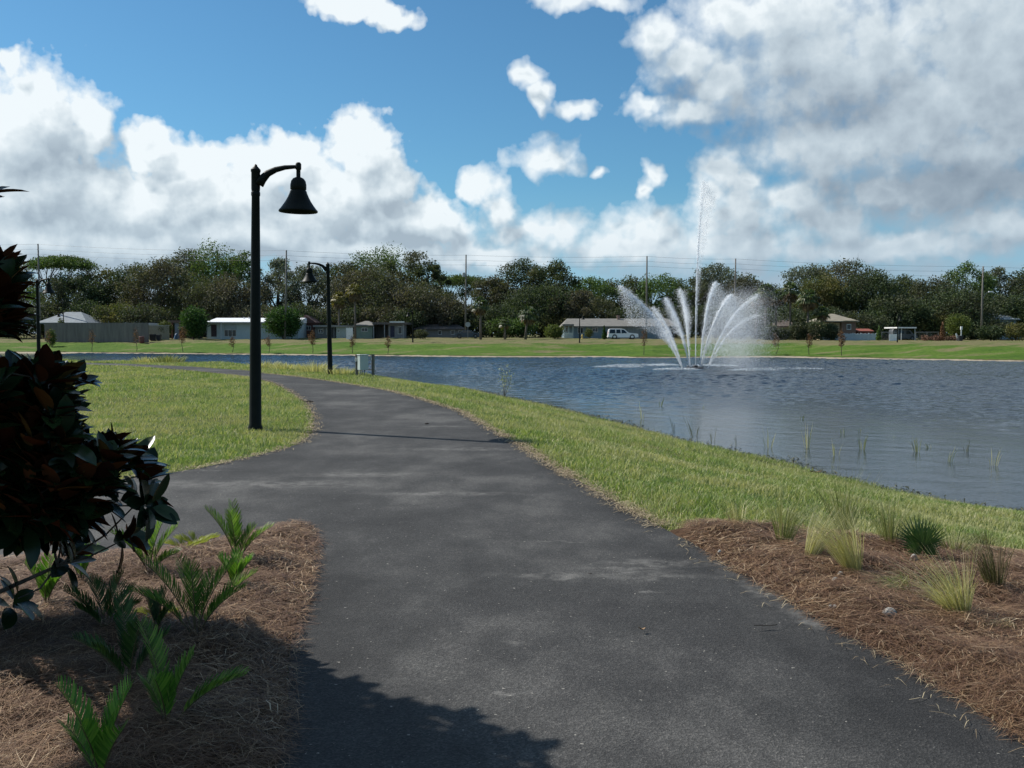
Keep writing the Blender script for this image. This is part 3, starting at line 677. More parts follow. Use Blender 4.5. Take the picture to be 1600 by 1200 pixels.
rock(922,906,9,3,'dark clod beside the pale lime scuff on the path',37, bpy.data.materials['dark_soil'], 'dark clods on the asphalt', 'clod', 'clod')
for i in range(0):
    x_, y_ = RNG.uniform(-.6, 2.4), RNG.uniform(3.4, 9)
    if not inside([(x_, y_)], path_poly)[0]: continue
def dry_leaf(px, py, L, W, rz, m_, label):
    p = onto(px, py); m = MB(); n = 6; vs = []
    for i in range(n+1):
        t_ = i/n; w = W*math.sin(math.pi*min(1, t_*.9+.08))**.8; z = .012+.25*W*math.cos(t_*5)+.02
        for k in (-1, 0, 1): vs.append((L*(t_-.5), k*w*.5, z+(.3*W if k else 0)))
    m.add(vs, [(i*3+k, i*3+k+1, i*3+4+k, i*3+3+k) for i in range(n) for k in (0, 1)])
    o = m.build('dry_leaf', m_, smooth=True); o.location = (p.x, p.y, max(p.z, 0 if p.z > -.01 else p.z)+.025); o.rotation_euler = (0, 0, rz)
    return tag(o, label, 'leaf', 'fallen leaves')
tan_leaf = mat('tan_leaf', (.42, .30, .18), (.28, .17, .09), 20, .7); orange_leaf = mat('orange_leaf', (.40, .12, .03), (.22, .07, .02), 20, .6)
dry_leaf(1003, 1001, .04, .022, .3, tan_leaf, 'small tan leaf lying in the middle of the asphalt')
dry_leaf(1372, 950, .10, .07, .5, orange_leaf, 'bright orange dead leaf in the mulch below the tuft lying to the left')
dry_leaf(1364, 958, .05, .04, 1.1, tan_leaf, 'pale leaf touching the orange dead leaf')
dry_leaf(1196, 997, .13, .012, .15, mat('dark_twig', (.02,.017,.013), None, 20, .8), 'thin dark twig lying on the asphalt')
dry_leaf(1275, 742, .35, .06, .5, tan_leaf, 'pale dead leaf blade at the water edge')

# ---------------------------------------------------------------- fern-like cycads in the left bed
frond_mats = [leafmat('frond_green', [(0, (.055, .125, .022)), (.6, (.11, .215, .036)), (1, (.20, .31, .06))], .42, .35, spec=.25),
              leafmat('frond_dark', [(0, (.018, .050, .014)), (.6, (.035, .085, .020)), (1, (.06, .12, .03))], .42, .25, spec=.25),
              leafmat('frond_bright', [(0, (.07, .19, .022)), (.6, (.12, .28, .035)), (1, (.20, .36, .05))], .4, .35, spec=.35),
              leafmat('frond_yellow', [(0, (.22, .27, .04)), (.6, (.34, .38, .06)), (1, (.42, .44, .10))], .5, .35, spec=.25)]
stem_mat = mat('frond_stem', (.10, .08, .03), (.06, .045, .02), 20, .6)
def frond(parent, L, az, up, curl, m_, npair=17, leaf=.075, seed=0, bare=.28, vee=.7):
    rg = random.Random(seed); m = MB(); P = []; d = Vector((math.cos(az)*math.cos(up), math.sin(az)*math.cos(up), math.sin(up))); p = Vector((0, 0, 0)); n = 12
    hor = Vector((math.cos(az), math.sin(az), 0)); sideh = hor.cross(Vector((0, 0, 1)))
    ang = up; dirs = []
    for i in range(n+1):
        P.append(p.copy()); dd = hor*math.cos(ang)+Vector((0, 0, math.sin(ang))); dirs.append(dd); p += dd*L/n; ang -= curl/n
    m.cur = 1; m.tube(P, [.0042*(1-.75*i/n) for i in range(n+1)], 5)
    m.cur = 0
    for k in range(npair):
        t_ = bare+(1-bare)*(k+.5)/npair; f = t_*n; i = min(n-1, int(f)); q = P[i].lerp(P[i+1], f-i); dd = dirs[i]
        nrm = sideh.cross(dd).normalized()
        ll = leaf*(math.sin(math.pi*(.18+.74*(k+.5)/npair)))**.6*rg.uniform(.88, 1.1)
        for s in (-1, 1):
            out = (sideh*s*.85+dd*1.05+nrm*vee+Vector((rg.uniform(-.1, .1), rg.uniform(-.1, .1), rg.uniform(-.1, .1)))).normalized()
            w = dd.cross(out).normalized().cross(out).normalized()*ll*.052
            a = q; b_ = q+out*ll*.5; c_ = q+out*ll+dd*ll*.10-nrm*ll*.06
            m.add([a-w*.5, a+w*.5, b_-w, b_+w, c_-w*.35, c_+w*.35], [(0, 1, 3, 2), (2, 3, 5, 4)])
    return m.build('frond', [m_, stem_mat], parent)
def cycad(px, py, spec, label, cat='cycad', mi=0, group='young fern-like cycads in the left mulch bed'):
    """spec: list of (lean in the picture plane -1..1, length px, depth lean)"""
    p = onto(px, py); t_ = thing('cycad_plant', label, cat, p+Vector((0, 0, .035)), 0, group); s = p.y/F
    for i, q in enumerate(spec):
        lean, L, dl = q[:3]; m_ = frond_mats[q[3] if len(q) > 3 else mi]
        v = Vector((lean*.82, dl*.8, 1.0)); az = math.atan2(v.y, v.x); hz = math.hypot(v.x, v.y); up = math.atan2(1, hz)+.25
        frond(t_, L*s*1.12, az, min(up, 1.5), .45+.3*abs(lean), m_, npair=int(16+L/12), leaf=min(.085, .42*L*s), seed=int(px*7+i))
    return t_
cycad(306,1012,[(-.75,140,.1),(-.35,120,.3),(.05,125,-.3),(.55,130,.2),(.95,110,-.1),(-1.0,120,-.4),(.25,100,.6),(.9,125,.5)],'dark green cycad on a thin bare stem in the centre of the left bed',mi=0)
cycad(234,910,[(-.9,85,0),(-.3,75,.3),(.1,95,0),(.6,80,.2),(1.2,60,-.3),(-.6,75,-.5)],'cycad at the back of the left bed, just below the magnolia branch tip')
cycad(370,893,[(-.6,92,0),(-.1,90,.2),(.0,85,-.5),(.95,75,.1),(-.35,80,.6),(.5,60,.5)],'tallest cycad at the back of the left bed, nearest the path corner')
cycad(366,936,[(-.5,55,0),(.1,58,.2),(.6,55,0),(.3,50,-.5),(-.2,40,.5)],'small cycad just in front of the tallest back one',mi=2)
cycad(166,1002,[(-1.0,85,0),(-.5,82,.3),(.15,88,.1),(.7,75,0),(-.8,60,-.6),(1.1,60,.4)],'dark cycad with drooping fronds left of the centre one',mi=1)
cycad(262,1162,[(-.35,165,.2),(.35,120,.1),(1.25,140,.1),(-.1,95,-.4,2),(-.7,90,.6)],'large cycad at the bottom of the bed with long fronds in the deep shade',mi=0)
cycad(158,1252,[(-.45,165,0),(.25,150,.2),(-.1,120,-.5),(.5,110,-.3),(-.8,110,.4)],'bright green glossy cycad cut off by the lower edge of the picture',mi=2)
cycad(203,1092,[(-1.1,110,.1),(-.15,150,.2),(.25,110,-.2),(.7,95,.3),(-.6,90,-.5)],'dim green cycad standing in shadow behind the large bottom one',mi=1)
cycad(128,928,[(-.6,70,0,2),(-.1,78,.3,2),(.5,62,0),(.1,60,-.5)],'light green cycad under the magnolia branches',mi=2)
cycad(72,962,[(-.5,72,0),(.0,75,.2),(.6,60,0),(.2,50,-.5)],'leftmost light green cycad below the magnolia',mi=2)
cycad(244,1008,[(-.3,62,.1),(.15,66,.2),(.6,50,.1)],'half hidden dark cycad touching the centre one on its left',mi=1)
for px, py, lab in [(246,988,'yellow green seedling just left of the centre cycad'), (290,874,'yellow green seedling at the back edge of the left bed'), (308,868,'yellow green seedling by the small white stone')]:
    cycad(px, py, [(-1.6,34,0,3),(1.5,34,.2,3),(-.8,28,.5,3),(.9,26,-.5,3)], lab, 'seedling', 3, 'yellow green seedlings in the left bed')

# fan palm (palmetto) in the right bed
def palmetto(px, py, label):
    p = onto(px, py); t_ = thing('fan_palm', label, 'fan palm', p+Vector((0, 0, .03)))
    gm = leafmat('palmetto_green', [(0, (.018, .050, .014)), (.7, (.035, .085, .022)), (1, (.07, .13, .04))], .3, .2, spec=.5)
    for i, (lean, dl, L) in enumerate([(-.30,0,.20),(-.10,.2,.26),(.10,-.15,.25),(.26,.1,.21),(.5,-.1,.14),(-.6,-.2,.13),(.05,.3,.23)]):
        m = MB(); d = Vector((lean, dl, 1)).normalized(); side = d.cross(Vector((0, 1, .1))).normalized(); nn = side.cross(d)
        q = d*L*.5; m.cur = 1; m.tube([(0, 0, 0), q*.5, q], .004, 5); m.cur = 0
        for k in range(15):
            a = (k-7)/7*1.15; o_ = (d*math.cos(a)+side*math.sin(a)+nn*.12*abs(math.sin(a))).normalized(); ll = L*(.95-.25*abs(a)/1.45)
            w = o_.cross(nn).normalized()*.0058
            m.add([q-w*.3, q+w*.3, q+o_*ll*.5-w, q+o_*ll*.5+w, q+o_*ll], [(0, 1, 3, 2), (2, 3, 4)])
        m.build('palm_leaf', [gm, stem_mat], t_)
palmetto(1440, 886, 'dark green fan palm in the right bed with a white stone at its foot')

# ---------------------------------------------------------------- magnolia at the left edge
def magnolia():
    rg = random.Random(4); c0 = Vector((-3.3, 4.75, 0)); t_ = thing('magnolia_tree', 'dark magnolia with glossy leaves and rusty undersides at the left edge', 'magnolia', c0)
    A = [(-20,412),(0,432),(6,500),(-20,520)]
    B = [(-20,600),(22,588),(66,585),(88,592),(92,640),(84,668),(120,706),(165,708),(222,712),(236,728),(222,752),(200,770),(228,792),(210,812),(188,838),(150,850),(128,866),(92,838),(60,822),(26,812),(-20,815)]
    C = [(-20,880),(28,892),(46,915),(30,955),(-20,965)]
    D_ = [(-40,285),(-18,290),(-16,318),(-40,320)]
    tips = []
    def px_of(v):
        d = v-Vector((0, 0, CAMZ)); cp, sp_ = math.cos(PITCH), math.sin(PITCH)
        f = d.y*cp-d.z*sp_; u = d.y*sp_+d.z*cp; return 800+F*d.x/f, 600-F*u/f
    tries = 0
    while tries < 90000 and len(tips) < 620:
        tries += 1
        v = Vector((rg.uniform(-4.9, -1.6), rg.uniform(3.9, 6.2), rg.uniform(.12, 3.3)))
        rr = ((v.x+3.4)/(1.7 if .5 < v.z < 1.7 else 1.4))**2+((v.y-4.75)/.80)**2+((v.z-1.75)/1.55)**2
        if rr > 1 or rr < .22: continue
        x, y = px_of(v)
        if x > -18:
            if abs(v.y-4.9) > .42: continue
            if not (inside([(x, y)], A)[0] or inside([(x, y)], B)[0] or inside([(x, y)], C)[0]): continue
            md = .090
        else:
            if x > -85 and (y < 405 or 530 < y < 600 or y > 955): continue
            if v.z < .75: continue
            sx_, sy_ = v.x+.97*v.z, v.y-.49*v.z          # keeps the crown open towards the sun above the lower left of the bed
            if -2.9 < sx_ < -1.38 and 2.9 < sy_ < 4.26: continue
            md = .17 if v.x > -3.7 else .27
        if min((v-q).length for q in tips) < md if tips else False: continue
        tips.append(v)
    for x, y, dd in [(222,742,5.0),(236,790,4.95),(205,838,5.05),(28,935,4.9),(108,868,5.1),(-26,300,5.05),(60,600,4.9),(112,596,5.0),(20,600,5.1),(176,712,5.0),(208,716,4.9),(228,772,5.1),(-8,440,5.0),(0,500,4.9)]: tips.append(AT(x, y, dd))
    # wood: limbs from the trunk towards each tip
    m = MB(); m.tube([(0, 0, -.05), (.02, .01, .8), (-.03, .02, 1.7), (.0, 0, 2.6), (.02, 0, 3.1)], [.06, .05, .04, .025, .012], 10)
    hubs = []
    for v in sorted(tips, key=lambda q: rg.random()):
        h_ = (v-c0); h_ = Vector((h_.x*.72, h_.y*.72, h_.z-.14))
        if all((h_-q).length > .34 for q in hubs): hubs.append(h_)
    limbs = []
    for h_ in hubs:
        r_ = math.hypot(h_.x, h_.y); a = Vector((0, 0, max(.12, min(2.8, h_.z-.45*r_)))); mid = a.lerp(h_, .5)+Vector((rg.uniform(-.05, .05), rg.uniform(-.05, .05), -.06*r_)); m.tube([a, mid, h_], [.020, .014, .009], 6, cap=False)
    for v in tips:
        w = v-c0; q = min(hubs, key=lambda u: (u-w).length); m.tube([q, q.lerp(w, .5)+Vector((rg.uniform(-.03, .03), rg.uniform(-.03, .03), -.03)), w], [.007, .005, .0035], 5, cap=False)
    m.build('trunk', mat('magnolia_bark', (.10, .085, .065), (.05, .042, .032), 25, .85, .4), t_)
    # leaves: whorls at the tips
    V = []; Fq = []; nl = 0; NL, NW = 6, 2
    for v in tips:
        w = v-c0; ax = (Vector((w.x, w.y, 0))*.30+Vector((rg.uniform(-.25, .25), rg.uniform(-.25, .25), .95 if v.z > .75 else .15))).normalized(); e1 = ax.orthogonal().normalized(); e2 = ax.cross(e1)
        k = rg.randint(10, 14)
        for j in range(k):
            an = j*2.4+rg.random()*.5; el_ = rg.uniform(.25, 1.35) if v.z > .85 else rg.uniform(-.2, 1.0); o_ = (e1*math.cos(an)+e2*math.sin(an))
            d = (o_*math.cos(el_)+ax*math.sin(el_)).normalized(); d.z -= .10; d.normalize()
            up = (ax-d*ax.dot(d)); up = up.normalized() if up.length > .05 else o_
            sd = d.cross(up).normalized(); L = rg.uniform(.13, .205); Wd = L*rg.uniform(.44, .56); st = w-ax*rg.random()*.07+d*.02
            droop = rg.uniform(-.02, .28); b0 = len(V)
            for i in range(NL+1):
                s = i/NL; hw = .5*Wd*(math.sin(math.pi*min(1, s**.95))**.62 if s < 1 else 0)
                q = st+d*L*s-up*droop*L*s*s
                for kk in (-1, 0, 1): V.append(q+sd*hw*kk+up*abs(kk)*hw*.28)
            for i in range(NL):
                for kk in (0, 1): b = b0+i*3+kk; Fq.append((b, b+1, b+4, b+3))
    m_ = bpy.data.materials.new('magnolia_leaf'); m_.use_nodes = True; t = NT(m_.node_tree); b = t.n['Principled BSDF']; g = t.new('ShaderNodeNewGeometry')
    top = t.ramp(g.outputs['Random Per Island'], [(0, (.007, .018, .007)), (.7, (.012, .028, .009)), (1, (.03, .05, .014))])
    und = t.ramp(g.outputs['Random Per Island'], [(0, (.030, .012, .008)), (.45, (.065, .022, .010)), (.85, (.10, .036, .014)), (1, (.16, .10, .03))])
    t.l.new(t.mix(g.outputs['Backfacing'], top, und), b.inputs['Base Color'])
    t.l.new(t.m('ADD', .27, t.m('MULTIPLY', g.outputs['Backfacing'], .55)), b.inputs['Roughness']); b.inputs['Specular IOR Level'].default_value = .5
    t.l.new(t.m('SUBTRACT', .22, t.m('MULTIPLY', g.outputs['Backfacing'], .18)), b.inputs['Specular IOR Level'])
    me = bpy.data.meshes.new('crown'); me.from_pydata([tuple(v) for v in V], [], Fq); link_mesh('crown', me, m_, t_, True)
magnolia()

# ---------------------------------------------------------------- lamp posts along the path
lamp_black = mat('black_green_paint', (.006, .008, .006), (.010, .012, .009), 6, .5, .05, spec=.14)
lamp_glass = mat('lamp_glass', (.55, .55, .52), None, 3, .3)
def street_lamp(loc, side, label, scale=1.0, rz=0.0, tilt=0.0):
    t_ = thing('street_lamp', label, 'lamp post', loc, rz, 'bell shaped lamp posts round the lake'); t_.scale = (scale,)*3
    t_.rotation_euler = (0, tilt, rz)
    m = MB(); prof = []
    for z, r in [(-.1,.115),(.05,.115),(.10,.098),(1.2,.090),(2.6,.076),(3.78,.064),(3.80,.072),(3.84,.072),(3.86,.064)]: prof.append((r, z))
    m.lathe(prof, n=20); m.build('pole', lamp_black, t_, auto=35)
    m = MB(); m.lathe([(.064,3.86),(.070,3.9),(.070,4.16),(.078,4.18),(.078,4.21),(.055,4.235),(.03,4.26),(.02,4.285),(.0,4.30)], n=16); m.build('post_cap', lamp_black, t_, auto=35)
    s = side; m = MB()
    pts = [(s*.05,0,3.98),(s*.11,0,4.06),(s*.20,0,4.15),(s*.33,0,4.21),(s*.48,0,4.245),(s*.62,0,4.255),(s*.70,0,4.255)]
    m.tube(pts, [.085,.070,.056,.046,.037,.031,.029], 10); m.build('arm', lamp_black, t_, smooth=True)
    m = MB(); m.lathe([(.0,4.33),(.030,4.325),(.046,4.30),(.046,4.22),(.034,4.20),(.034,4.10),(.045,4.08)], (s*.70,0,0), 16); m.build('hanger', lamp_black, t_, auto=35)
    m = MB(); m.lathe([(.045,4.09),(.085,4.07),(.115,4.03),(.128,3.97),(.128,3.90),(.116,3.885),(.130,3.87),(.142,3.83),(.168,3.77),(.205,3.70),(.245,3.64),(.285,3.585),(.305,3.565),(.312,3.55),(.305,3.535),(.285,3.56),(.20,3.68),(.14,3.78),(.10,3.86),(.0,3.87)], (s*.70,0,0), 28)
    sh = m.build('lamp_shade', lamp_black, t_, auto=40)
    m = MB(); m.lathe([(.0,3.585),(.06,3.59),(.12,3.61),(.17,3.66),(.165,3.69),(.0,3.70)], (s*.70,0,0), 20); m.build('lens', lamp_glass, sh, smooth=True)
    return t_
p = onto(399, 672)
street_lamp(p, 1, 'nearest and tallest looking black lamp post, its bell shade hanging to the right', rz=R(-4), scale=410/F*p.y/4.27*1.0, tilt=R(.9))
p = onto(516, 586)
street_lamp(p, -1, 'black lamp post beyond the path, bell shade hanging left, beside the grey cabinet', rz=R(4), scale=174/F*p.y/4.27, tilt=R(-.7))
p = onto(61, 566)
street_lamp(p, 1, 'third lamp post, half behind the magnolia at the left, shade to the right', rz=R(-15), scale=129/F*p.y/4.27)

# ---------------------------------------------------------------- electric cabinet by the water
def cabinet():
    p = onto(569, 587); t_ = thing('electric_cabinet', 'grey green electric cabinet on two posts beside the lake', 'electrical cabinet', p, R(0)); k = p.y/F
    wood = mat('weathered_post', (.20, .19, .16), (.11, .10, .085), 12, .9, .4, stretch=(1, 1, .1)); green = mat('cabinet_green', (.44, .50, .48), (.39, .46, .43), 3, .45); grey = mat('conduit_grey', (.30, .31, .30), None, 3, .5); pale = mat('pale_meter', (.60, .60, .57), (.5, .5, .48), 5, .4)
    X = lambda px: (px-569)*k; Z = lambda py: (587-py)*k
    m = MB(); m.bbox((X(557), .10, Z(571)), (4.2*k, .10, 33*k), .01); m.build('post', wood, t_)
    m = MB(); m.bbox((X(582.5), .10, Z(571)), (4.6*k, .11, 34*k), .01); m.build('post', wood, t_)
    for zz in (555, 578):
        m = MB(); m.bbox((X(570), .12, Z(zz)), (22*k, .05, 1.3*k), .005); m.build('cross_rail', wood, t_)
    m = MB(); m.bbox((X(568), -.10, Z(566.5)), (14*k, .30, 23*k), .015, rz=R(28)); b = m.build('cabinet_body', green, t_)
    m = MB(); m.bbox((X(568), -.10, Z(554.6)), (16*k, .34, 1*k), .01, rz=R(28)); m.build('cabinet_cover', pale, b)
    m = MB(); m.bbox((X(556.5), .02, Z(562.5)), (3.2*k, .09, 6*k), .01); m.build('meter_box', pale, t_)
    for x in (563, 566, 569.5): 
        m = MB(); m.tube([(X(x), -.05, Z(578.5)), (X(x), -.05, Z(588))], .022, 8); m.build('conduit', grey, t_, smooth=True)
    m = MB(); m.tube([(X(575), 0, Z(569)), (X(581), .02, Z(569))], .02, 8); m.build('side_conduit', grey, t_)
    m = MB(); m.tube([(X(579), -.02, Z(556)), (X(580.5), 0, Z(563))], .03, 6); m.build('cable_gland', pale, t_)
cabinet()
# ---------------------------------------------------------------- sapling and reeds at the water edge
def sapling():
    p = onto(788, 622); t_ = thing('sapling', 'thin pale leafed sapling at the water edge right of the cabinet', 'sapling', p); k = p.y/F; m = MB(); rg = random.Random(2)
    V = []; Fq = []
    for dx, top, b in [(-4, 46, -3), (6, 50, 4), (0, 38, 0), (12, 36, 8)]:
        pts = [Vector((0, 0, -.05)), Vector((b*k*.6, 0, top*k*.4)), Vector((dx*k, rg.uniform(-.1, .1), top*k))]; m.tube(pts, [.014, .010, .004], 5)
        for i in range(46):
            f = rg.uniform(.35, 1.02); q = pts[1].lerp(pts[2], (f-.35)/.65)+Vector((rg.gauss(0, .085), rg.gauss(0, .085), rg.gauss(0, .06)))
            d = Vector((rg.uniform(-1, 1), rg.uniform(-1, 1), rg.uniform(-.3, .8))).normalized(); s = d.orthogonal().normalized(); L = rg.uniform(.06, .10); n = len(V)
            V += [q-s*L*.25, q+d*L*.5-s*0, q+s*L*.25, q-d*L*.5]; Fq.append((n, n+1, n+2, n+3))
    m.build('stem', mat('sapling_stem', (.22, .20, .15), (.14, .12, .09), 10, .8), t_)
    np_mesh('foliage', [tuple(v) for v in V], Fq, leafmat('sapling_leaf', [(0, (.16, .21, .08)), (1, (.36, .40, .20))], .5, .3), t_)
sapling()
RG_ = 'reeds standing in the shallows'
reeds = [(1005,655,32,8,tuft_pale,'thin pale reed nearest the sapling, close to the bank'),(1031,634,16,5,tuft_green,'short dark reed out in the lake, left of all others'),(1054,672,34,6,tuft_dark,'brown reed by the bank below the fountain'),(1084,682,40,10,tuft_dark,'widest brown reed clump below the fountain'),
  (1112,690,28,7,tuft_dark,'dark reed clump right of the widest brown one'),(1100,638,8,6,tuft_green,'tiny green shoots in open water below the fountain'),(1150,696,20,7,tuft_dark,'low dark reed touching the lawn edge'),(1200,700,44,12,tuft_pale,'pale arching reed left of two green ones'),
  (1262,700,44,18,tuft_pale,'pale reed clump in the calm band of water'),(1306,712,36,10,tuft_pale,'single pinkish reed near the bank'),(1346,702,30,18,tuft_green,'green reed with pale blades, left of the paired clumps'),(1252,655,9,5,tuft_green,'small green shoot far out above the calm band'),
  (1317,678,12,5,tuft_green,'small green shoot right of the far out one'),(1345,675,10,5,tuft_green,'green tip standing alone above the calm band'),(1432,706,28,16,tuft_green,'bright green reed clump in the right half of the shallows'),(1452,700,14,10,tuft_green,'short green shoots beside the bright green clump'),
  (1482,722,30,10,tuft_pale,'pale reed right of the bright green clump'),(1512,706,22,14,tuft_dark,'dark reed clump toward the right edge'),(1554,728,36,14,tuft_pale,'pale bent reed nearest the right edge of the picture'),(1396,684,10,6,tuft_green,'tiny shoots between the two green clumps'),(1428,690,16,6,tuft_green,'thin green shoot behind the bright green clump')]
for i, (px, py, hp, n, m_, lab) in enumerate(reeds):
    x_, y_ = G(px, py, WZ)
    tuft('reed', px, py, hp, .28, (random.uniform(-.15, .15), 0), max(3, int(n*.6)), m_, lab, 'reed', RG_, droop=.3, wid=.0045, base=.035, seed=90+i, loc=(x_, y_, WZ-.05))
# wet weed and flotsam along the near waterline
def flotsam():
    rg = np.random.default_rng(8); a = np.array([p for p in near_shore if 8 < p[1] < 60]); seg = np.hypot(*np.diff(a, axis=0).T); cum = np.r_[0, np.cumsum(seg)]
    n = 5200; s = rg.random(n)*cum[-1]; k = np.clip(np.searchsorted(cum, s)-1, 0, len(seg)-1); f = (s-cum[k])/seg[k]; P = a[k]+(a[k+1]-a[k])*f[:, None]
    d = (a[k+1]-a[k])/seg[k][:, None]; nrm = np.stack([d[:, 1], -d[:, 0]], 1); clump = (np.sin(s*1.3+np.sin(s*.6)*2)+.5*np.sin(s*3.1))*.5
    off = rg.normal(0, .16, n)+np.where(rg.random(n) < .3, rg.random(n)*.9*np.clip(clump, 0, 1), 0)
    sign = 1 if not inside([(a[len(a)//2]+.5*(-nrm[0]))], lake)[0] else -1
    P = P+nrm*off[:, None]*sign; ok = rg.random(n) < .35+.65*np.clip(clump+.3, 0, 1); P = P[ok]; n = len(P)
    z = np.maximum(H(P[:, 0], P[:, 1]), WZ)+.01; th = rg.random(n)*6.28; L = rg.uniform(.03, .14, n); hh = rg.uniform(0, .05, n)
    c = np.stack([P[:, 0], P[:, 1], z], 1); dd = np.stack([np.cos(th)*L, np.sin(th)*L, 0*th], 1); up = np.zeros((n, 3)); up[:, 2] = hh
    V, Fc = ribbon(c-dd, c+up, c+dd, rg.uniform(.015, .05, n), '', None)
    tag(np_mesh('shore_weed', V, Fc, leafmat('wet_weed', [(0, (.020, .020, .012)), (.7, (.05, .055, .022)), (1, (.14, .13, .07))], .5, 0)), 'dark wet weed and bits along the near waterline', 'weed', kind='stuff')
flotsam()

# ================================================================ far side of the lake
def Zp(py, Y): return AT(800, py, Y).z
def Xp(px, Y): return AT(px, 521, Y).x
def S(Y): return Y/F
paint = {}
def flat(name, c, rough=.7, c2=None, scale=3, bump=.1, **k):
    if name not in paint: paint[name] = mat(name, c, c2 or tuple(v*.86 for v in c), scale, rough, bump, **k)
    return paint[name]
glass_dark = flat('window_glass', (.02, .025, .03), .08)
class Site:
    """a thing on the far side; parts are given by photo pixels at distance Y plus depth in metres"""
    def __init__(s, name, label, cat, px, Y, group=None):
        s.Y = Y; x = Xp(px, Y); s.o = thing(name, label, cat, (x, Y, h1(x, Y)), 0, group); s.loc = s.o.location.copy()
    def X(s, px): return Xp(px, s.Y)-s.loc.x
    def Z(s, py): return Zp(py, s.Y)-s.loc.z
    def box(s, name, px0, px1, py0, py1, dy, thick, m_, parent=None, label=None, floor=False):
        m = MB(); z1 = s.Z(py0); z0 = -.35 if floor else s.Z(py1)
        m.box(((s.X(px0)+s.X(px1))/2, dy+thick/2, (z0+z1)/2), (abs(s.X(px1)-s.X(px0)), thick, z1-z0)); o = m.build(name, m_, parent or s.o)
        if label: o['label'] = label
        return o
    def window(s, px0, px1, py0, py1, dy, frame=(.6, .6, .58), parent=None, bars=1):
        f = MB(); x0, x1, z0, z1 = s.X(px0), s.X(px1), s.Z(py1), s.Z(py0); w = .09
        f.box(((x0+x1)/2, dy-.03, z1-w/2), (x1-x0, .07, w)); f.box(((x0+x1)/2, dy-.03, z0+w/2), (x1-x0, .07, w))
        for x in [x0+w/2, x1-w/2]+[x0+(x1-x0)*(k+1)/(bars+1) for k in range(bars)]: f.box((x, dy-.03, (z0+z1)/2), (w*.8, .068, z1-z0-2*w))
        fr = f.build('window', flat('frame%.2f%.2f' % frame[:2], frame), parent or s.o)
        p = MB(); p.box(((x0+x1)/2, dy-.004, (z0+z1)/2), (x1-x0-.02, .03, z1-z0-.02)); p.build('pane', glass_dark, fr); return fr
    def door(s, px0, px1, py0, py1, dy, m_, parent=None):
        d = s.box('door', px0, px1, py0, py1, dy-.05, .08, m_, parent)
        h = MB(); h.lathe([(0, -.03), (.04, 0), (0, .03)], (s.X(px1)-.12, dy-.09, (s.Z(py0)+s.Z(py1))/2), 8); h.build('handle', flat('knob', (.4, .35, .25), .3, metal=1.0), d); return d
    def roof(s, name, px0, px1, py_ridge, py_eave, dy0, dy1, m_, hip=0.0, th=.18, axis='x', parent=None):
        """ridge along x; hip = how far the ridge stops short of each end"""
        x0, x1, zr, ze = s.X(px0), s.X(px1), s.Z(py_ridge), s.Z(py_eave); ym = (dy0+dy1)/2; m = MB()
        if axis == 'x': top = [(x0+hip, ym, zr), (x1-hip, ym, zr)]
        else: top = [((x0+x1)/2, dy0+hip, zr), ((x0+x1)/2, dy1-hip, zr)]
        e = [(x0, dy0), (x1, dy0), (x1, dy1), (x0, dy1)]
        vs = [(x, y, ze) for x, y in e]+[(x, y, ze-th) for x, y in e]+top
        if axis == 'x': fs = [(0,1,9,8),(2,3,8,9),(1,2,9),(3,0,8)]
        else: fs = [(0,1,8),(2,3,9),(1,2,9,8),(3,0,8,9)]
        fs += [(4,5,1,0),(5,6,2,1),(6,7,3,2),(7,4,0,3),(7,6,5,4)]
        m.add(vs, fs); return m.build(name, m_, parent or s.o)

def shingle(name, c): return flat(name, c, .85, tuple(v*.75 for v in c), 1.4, .5)
siding_blue = flat('blue_grey_siding', (.17, .24, .28), .7, (.14, .20, .24), .8, .2)
wall_white = flat('white_block_wall', (.46, .54, .56), .8, (.40, .48, .50), .8, .2)
wall_grey = flat('grey_wall', (.17, .175, .175), .8); white_metal = flat('white_metal_roof', (.86, .87, .88), .5, (.8, .81, .83))
brown_wall = flat('brown_wall', (.20, .13, .10), .8, (.17, .11, .085), 1.5); cream = flat('cream_wall', (.72, .60, .40), .8)
wood_grey = mat('fence_wood', (.22, .19, .17), (.14, .12, .11), 2.2, .9, .4, stretch=(1, 1, .12)); dark_trim = flat('dark_trim', (.03, .03, .03), .6)
dark_int = flat('dark_interior', (.025, .022, .02), .8)

# --- far left house behind the wooden fence
s = Site('house', 'low house with light grey hip roof behind the wooden fence at far left', 'house', 95, 172)
s.box('wall', 66, 128, 504, 524, 1.0, 8, wall_grey, floor=True); s.roof('roof', 56, 136, 486.5, 504, 0, 10, shingle('grey_shingle', (.24, .27, .29)), hip=3.2); s.window(100, 108, 508, 516, 1.0)
